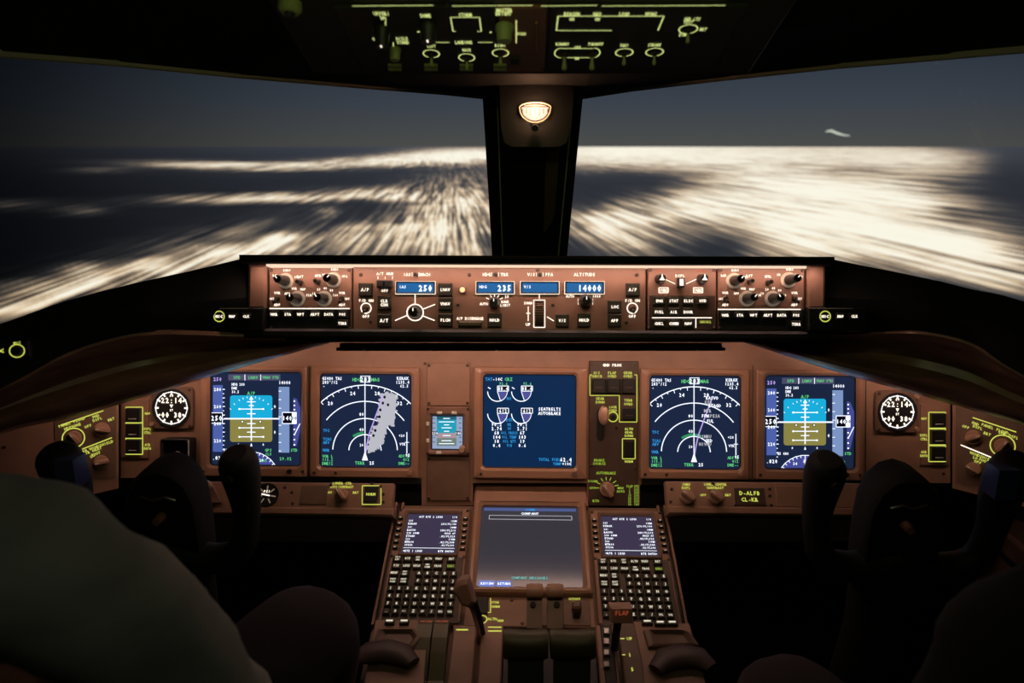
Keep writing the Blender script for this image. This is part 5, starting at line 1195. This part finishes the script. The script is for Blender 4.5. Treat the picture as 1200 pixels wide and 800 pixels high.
# rudder pedals
for x0, x1, sd, nn in ((232, 282, 'left pilot', 'outer'), (294, 336, 'left pilot', 'inner'), (912, 966, 'right pilot', 'inner'), (978, 1024, 'right pilot', 'outer')):
    yy = 613 if x0 < 600 else 619
    e_ = empty('rudder_pedal', W((x0+x1)/2, yy, 1.75), f'{nn} rudder pedal of the {sd}, brown bar in the dark footwell', 'pedal', 'rudder pedals')
    child(sweep('pedal_bar', [W(x0, yy, 1.72), W(x0+3, yy, 1.72), W(x1-3, yy, 1.72), W(x1, yy, 1.72)], [.004, .011, .011, .004], mat('pedal_brown', (.20, .10, .06), .5), n=12), e_)
    M = MB(); F = [W(x0+6, yy+50, 1.70), W(x1-6, yy+50, 1.70), W(x1-6, yy+3, 1.735), W(x0+6, yy+3, 1.735)]; M.stack([[tuple(p+FWD*.012) for p in F], [tuple(p) for p in F]], BLK, cap0=True); child(M.build('pedal_plate'), e_)
    child(sweep('pedal_arm', [W((x0+x1)/2, yy+48, 1.71), Vector((W((x0+x1)/2, yy, 1.8).x, 1.80, FZ))], [.012, .014], BLK, n=8), e_)
    child(sweep('heel_rod', [W(x0, yy+28, 1.69), W(x1, yy+28, 1.69)], [.0035, .0035], STEEL, n=8), e_)

# side consoles with ribbed map case (right) 
for sg in (-1, 1):
    lab = 'brown ribbed side console at the far %s edge below the outboard panel' % ('left' if sg < 0 else 'right')
    e_ = empty('side_console', (sg*.98, .95, FZ), lab, 'console', 'side consoles')
    M = MB(); xs = (sg*.90, sg*1.08); pr = [(.20, FZ), (1.40, FZ), (1.40, .66), (1.15, .72), (.20, .70)]
    M.stack([[(x_, y, z_) for y, z_ in (pr if sg > 0 else pr)] for x_ in xs], BRN2, cap0=True, cap1=True); child(M.build('console_body'), e_)
    for i in range(4):
        child(sweep('rib', [(sg*.90, 1.36-.02*i, .64-.045*i), (sg*.895, 1.1, .64-.045*i), (sg*.90, .7, .62-.045*i)], [.006]*3, BLK if i % 2 else BRN, n=8), e_)

# ================================================================== SEATS AND PILOTS
def skin_body(name, pts, edges, m, parent, sub=2):
    """pts: list of (x,y,z,rx,ry)"""
    me = bpy.data.meshes.new(name); me.from_pydata([p[:3] for p in pts], edges, []); me.materials.append(m)
    o = bpy.data.objects.new(name, me); C.objects.link(o); o.parent = parent; o.matrix_parent_inverse = Matrix.Translation(parent.location).inverted()
    sk = o.modifiers.new('skin', 'SKIN'); sk.use_smooth_shade = True
    for i, p in enumerate(pts): me.skin_vertices[0].data[i].radius = (p[3], p[4])
    me.skin_vertices[0].data[0].use_root = True
    sb_ = o.modifiers.new('sub', 'SUBSURF'); sb_.levels = sub; sb_.render_levels = sub
    return o
SHIRT_W = mat('pale_shirt', (.40, .41, .36), .85, noise=.22, scale=9, bump=.6, stretch=(1, 1, 3))
DARKJ = mat('dark_jacket', (.020, .024, .020), .9, noise=.2, scale=14)
TROU = mat('dark_trousers', (.035, .024, .032), .9, noise=.2, scale=16)
HAIR = mat('dark_hair', (.02, .014, .01), .7, bump=.5, scale=300); SHOE = mat('black_shoe', (.01, .01, .01), .3)
def pilot(sg, S, Eb, Hd, Kn, shirt, lab, back):
    cx = sg*.60; py_ = .40-back
    E = empty('pilot', (cx, py_, .56), lab, 'person')
    m_ = lambda p: Vector(p)
    pel = (cx, py_, .60); hipI = (cx-sg*.09, py_+.02, .60); hipO = (cx+sg*.09, py_+.02, .60)
    S = Vector(S); So = Vector((cx+sg*(abs(cx)-abs(S.x)), S.y, S.z))
    nk = Vector((cx, (S.y+So.y)/2, S.z+.055)); ch = Vector((cx, (S.y+.03), S.z-.10)); wa = Vector((cx, py_+.02, .76))
    EbO = So+Vector((sg*.05, .10, -.26)); HdO = EbO+Vector((-sg*.06, .22, -.02))
    # body: trunk, arms as one continuous surface
    pts = [(*pel, .15, .11), (*wa, .14, .10), (*ch, .16, .11), (*nk, .055, .055), (*(nk+Vector((0, .015, .06))), .05, .05),
           (*S, .068, .068), (*((S+Eb)/2), .056, .056), (*Eb, .047, .047), (*((Eb+Hd)/2), .042, .042), (*Hd, .032, .034),
           (*So, .068, .068), (*EbO, .047, .047), (*HdO, .032, .032)]
    ed = [(0, 1), (1, 2), (2, 3), (3, 4), (2, 5), (5, 6), (6, 7), (7, 8), (8, 9), (2, 10), (10, 11), (11, 12)]
    bo = skin_body('body', pts, ed, shirt, E, 3)
    tx_ = bpy.data.textures.new('cloth_folds', 'CLOUDS'); tx_.noise_scale = .075; tx_.noise_depth = 2
    dm = bo.modifiers.new('folds', 'DISPLACE'); dm.texture = tx_; dm.strength = .030; dm.mid_level = .5; dm.texture_coords = 'GLOBAL'
    # trousers and legs
    Kn = Vector(Kn); KnO = Vector((cx+sg*.16, Kn.y-.03, Kn.z-.06)); 
    for hip, kn in ((hipI, Kn), (hipO, KnO)):
        an = Vector((kn.x+sg*.13, kn.y+.16, FZ+.09)); 
        leg = skin_body('trouser_leg', [(*pel, .11, .11), (*hip, .095, .10), (*(Vector(hip).lerp(kn, .5)), .085, .085), (*kn, .066, .066), (*(kn.lerp(an, .45)), .060, .064), (*an, .048, .050)], [(0, 1), (1, 2), (2, 3), (3, 4), (4, 5)], TROU, E)
        sh = skin_body('shoe', [(an.x, an.y-.03, FZ+.045, .04, .038), (an.x, an.y+.07, FZ+.04, .045, .036), (an.x, an.y+.17, FZ+.03, .036, .024)], [(0, 1), (1, 2)], SHOE, E)
    # head
    hc = nk+Vector((0, .035, .185))
    M = MB(); L = []
    for j in range(11):
        ph = math.pi*j/10; z_ = math.cos(ph); rr0 = math.sin(ph)+.02
        jaw = 1-.28*max(0, -z_)**1.2
        L.append([tuple(hc+Vector((.074*rr0*jaw*math.cos(a), (.094*rr0*(jaw if math.sin(a) > 0 else 1-.15*max(0, -z_)))*math.sin(a), .115*z_))) for a in [2*math.pi*k/20 for k in range(20)]])
    M.stack(list(reversed(L)), SKIN, cap0=True, cap1=True); hd = child(M.build('head', None, True), E)
    child(sweep('nose', [hc+Vector((0, .090, .015)), hc+Vector((0, .106, -.012)), hc+Vector((0, .112, -.026)), hc+Vector((0, .092, -.034))], [.008, .011, .014, .010], SKIN, n=10), E)
    for s_ in (-1, 1):
        child(sweep('ear', [hc+Vector((s_*.072, -.012, .022)), hc+Vector((s_*.082, -.016, .006)), hc+Vector((s_*.074, -.008, -.026))], [.007, .014, .008], SKIN, n=8, flat=(.5, 1)), E)
        child(sweep('eye', [hc+Vector((s_*.030, .078, .012)), hc+Vector((s_*.030, .084, .012)), hc+Vector((s_*.030, .088, .012))], [.011, .010, .004], mat('eye_white', (.5, .5, .5), .2), n=10), E)
    child(sweep('mouth', [hc+Vector((-.022, .082, -.055)), hc+Vector((0, .093, -.057)), hc+Vector((.022, .082, -.055))], [.003, .0055, .003], mat('lips', (.32, .12, .09), .5), n=8), E)
    M = MB(); L = []
    for j in range(7):
        ph = math.pi*.56*j/6; z_ = math.cos(ph); rr0 = math.sin(ph)+.02
        L.append([tuple(hc+Vector((.080*rr0*math.cos(a), .100*rr0*math.sin(a)-.008, .122*z_+(.035 if math.sin(a) > .3 and j > 4 else 0)))) for a in [2*math.pi*k/20 for k in range(20)]])
    M.stack(list(reversed(L)), HAIR, cap1=True); child(M.build('hair', None, True), E)
    # hands: palm plus five fingers, resting
    for wr, el in ((Hd, Eb), (HdO, EbO)):
        d = (wr-el).normalized(); sd = d.cross(Vector((0, 0, 1))).normalized(); up_ = sd.cross(d)
        c0 = wr+d*.01; pts = [(*(c0), .026, .018), (*(c0+d*.04), .034, .016), (*(c0+d*.08), .036, .014)]; ed = [(0, 1), (1, 2)]
        skin_body('hand', pts, ed, SKIN, E)
        for i, (o_, l_) in enumerate(((-.028, .062), (-.010, .076), (.010, .080), (.028, .070))):
            b0 = c0+d*.075+sd*o_
            skin_body('finger', [(*b0, .0095, .0095), (*(b0+d*l_*.5-up_*.006), .0085, .0085), (*(b0+d*l_*.8-up_*.022), .0078, .0078), (*(b0+d*l_*.9-up_*.036), .0065, .0065)], [(0, 1), (1, 2), (2, 3)], SKIN, E, 1)
        th = -1 if (wr.x < cx) else 1
        b0 = c0+d*.025-sd*.026*(1 if sg*th < 0 else 1); skin_body('thumb', [(*b0, .012, .012), (*(b0+d*.03-sd*.02-up_*.006), .010, .010), (*(b0+d*.055-sd*.024-up_*.014), .008, .008)], [(0, 1), (1, 2)], SKIN, E, 1)
    return E
pilot(-1, W(34, 640, .56), W(280, 838, .66), W(250, 985, .84), W(378, 712, .95), SHIRT_W, 'pilot in pale shirt seated at left, sleeve and knee in view', 0.0)
pilot(1, W(1245, 735, .56), W(1075, 905, .66), W(1000, 985, .84), W(905, 800, .95), DARKJ, 'pilot in dark clothing seated at right, barely lit', 0.0)
for sg, sd in ((-1, 'left'), (1, 'right')):
    e_ = empty('pilot_chair', (sg*.60, .30, FZ), f'dark {sd} pilot seat under the seated pilot', 'chair', 'pilot chairs')
    def sb3(name, x0, y0, z0, x1, y1, z1, m, bev=.03):
        M = MB(); M.rbox(x0, y0, x1, y1, z0, z1, bev, m, bev*.5); return child(M.build(name, None, True), e_)
    c = sg*.60
    sb3('cushion', c-.22, .10, .40, c+.22, .62, .49, BLK2); sb3('backrest', c-.22, .08, .50, c+.22, .20, 1.10, BLK2); sb3('pedestal_base', c-.14, .16, FZ, c+.14, .48, .40, BLK, .01); sb3('headrest', c-.12, .08, 1.12, c+.12, .18, 1.28, BLK2)
print('objects', len(bpy.data.objects))
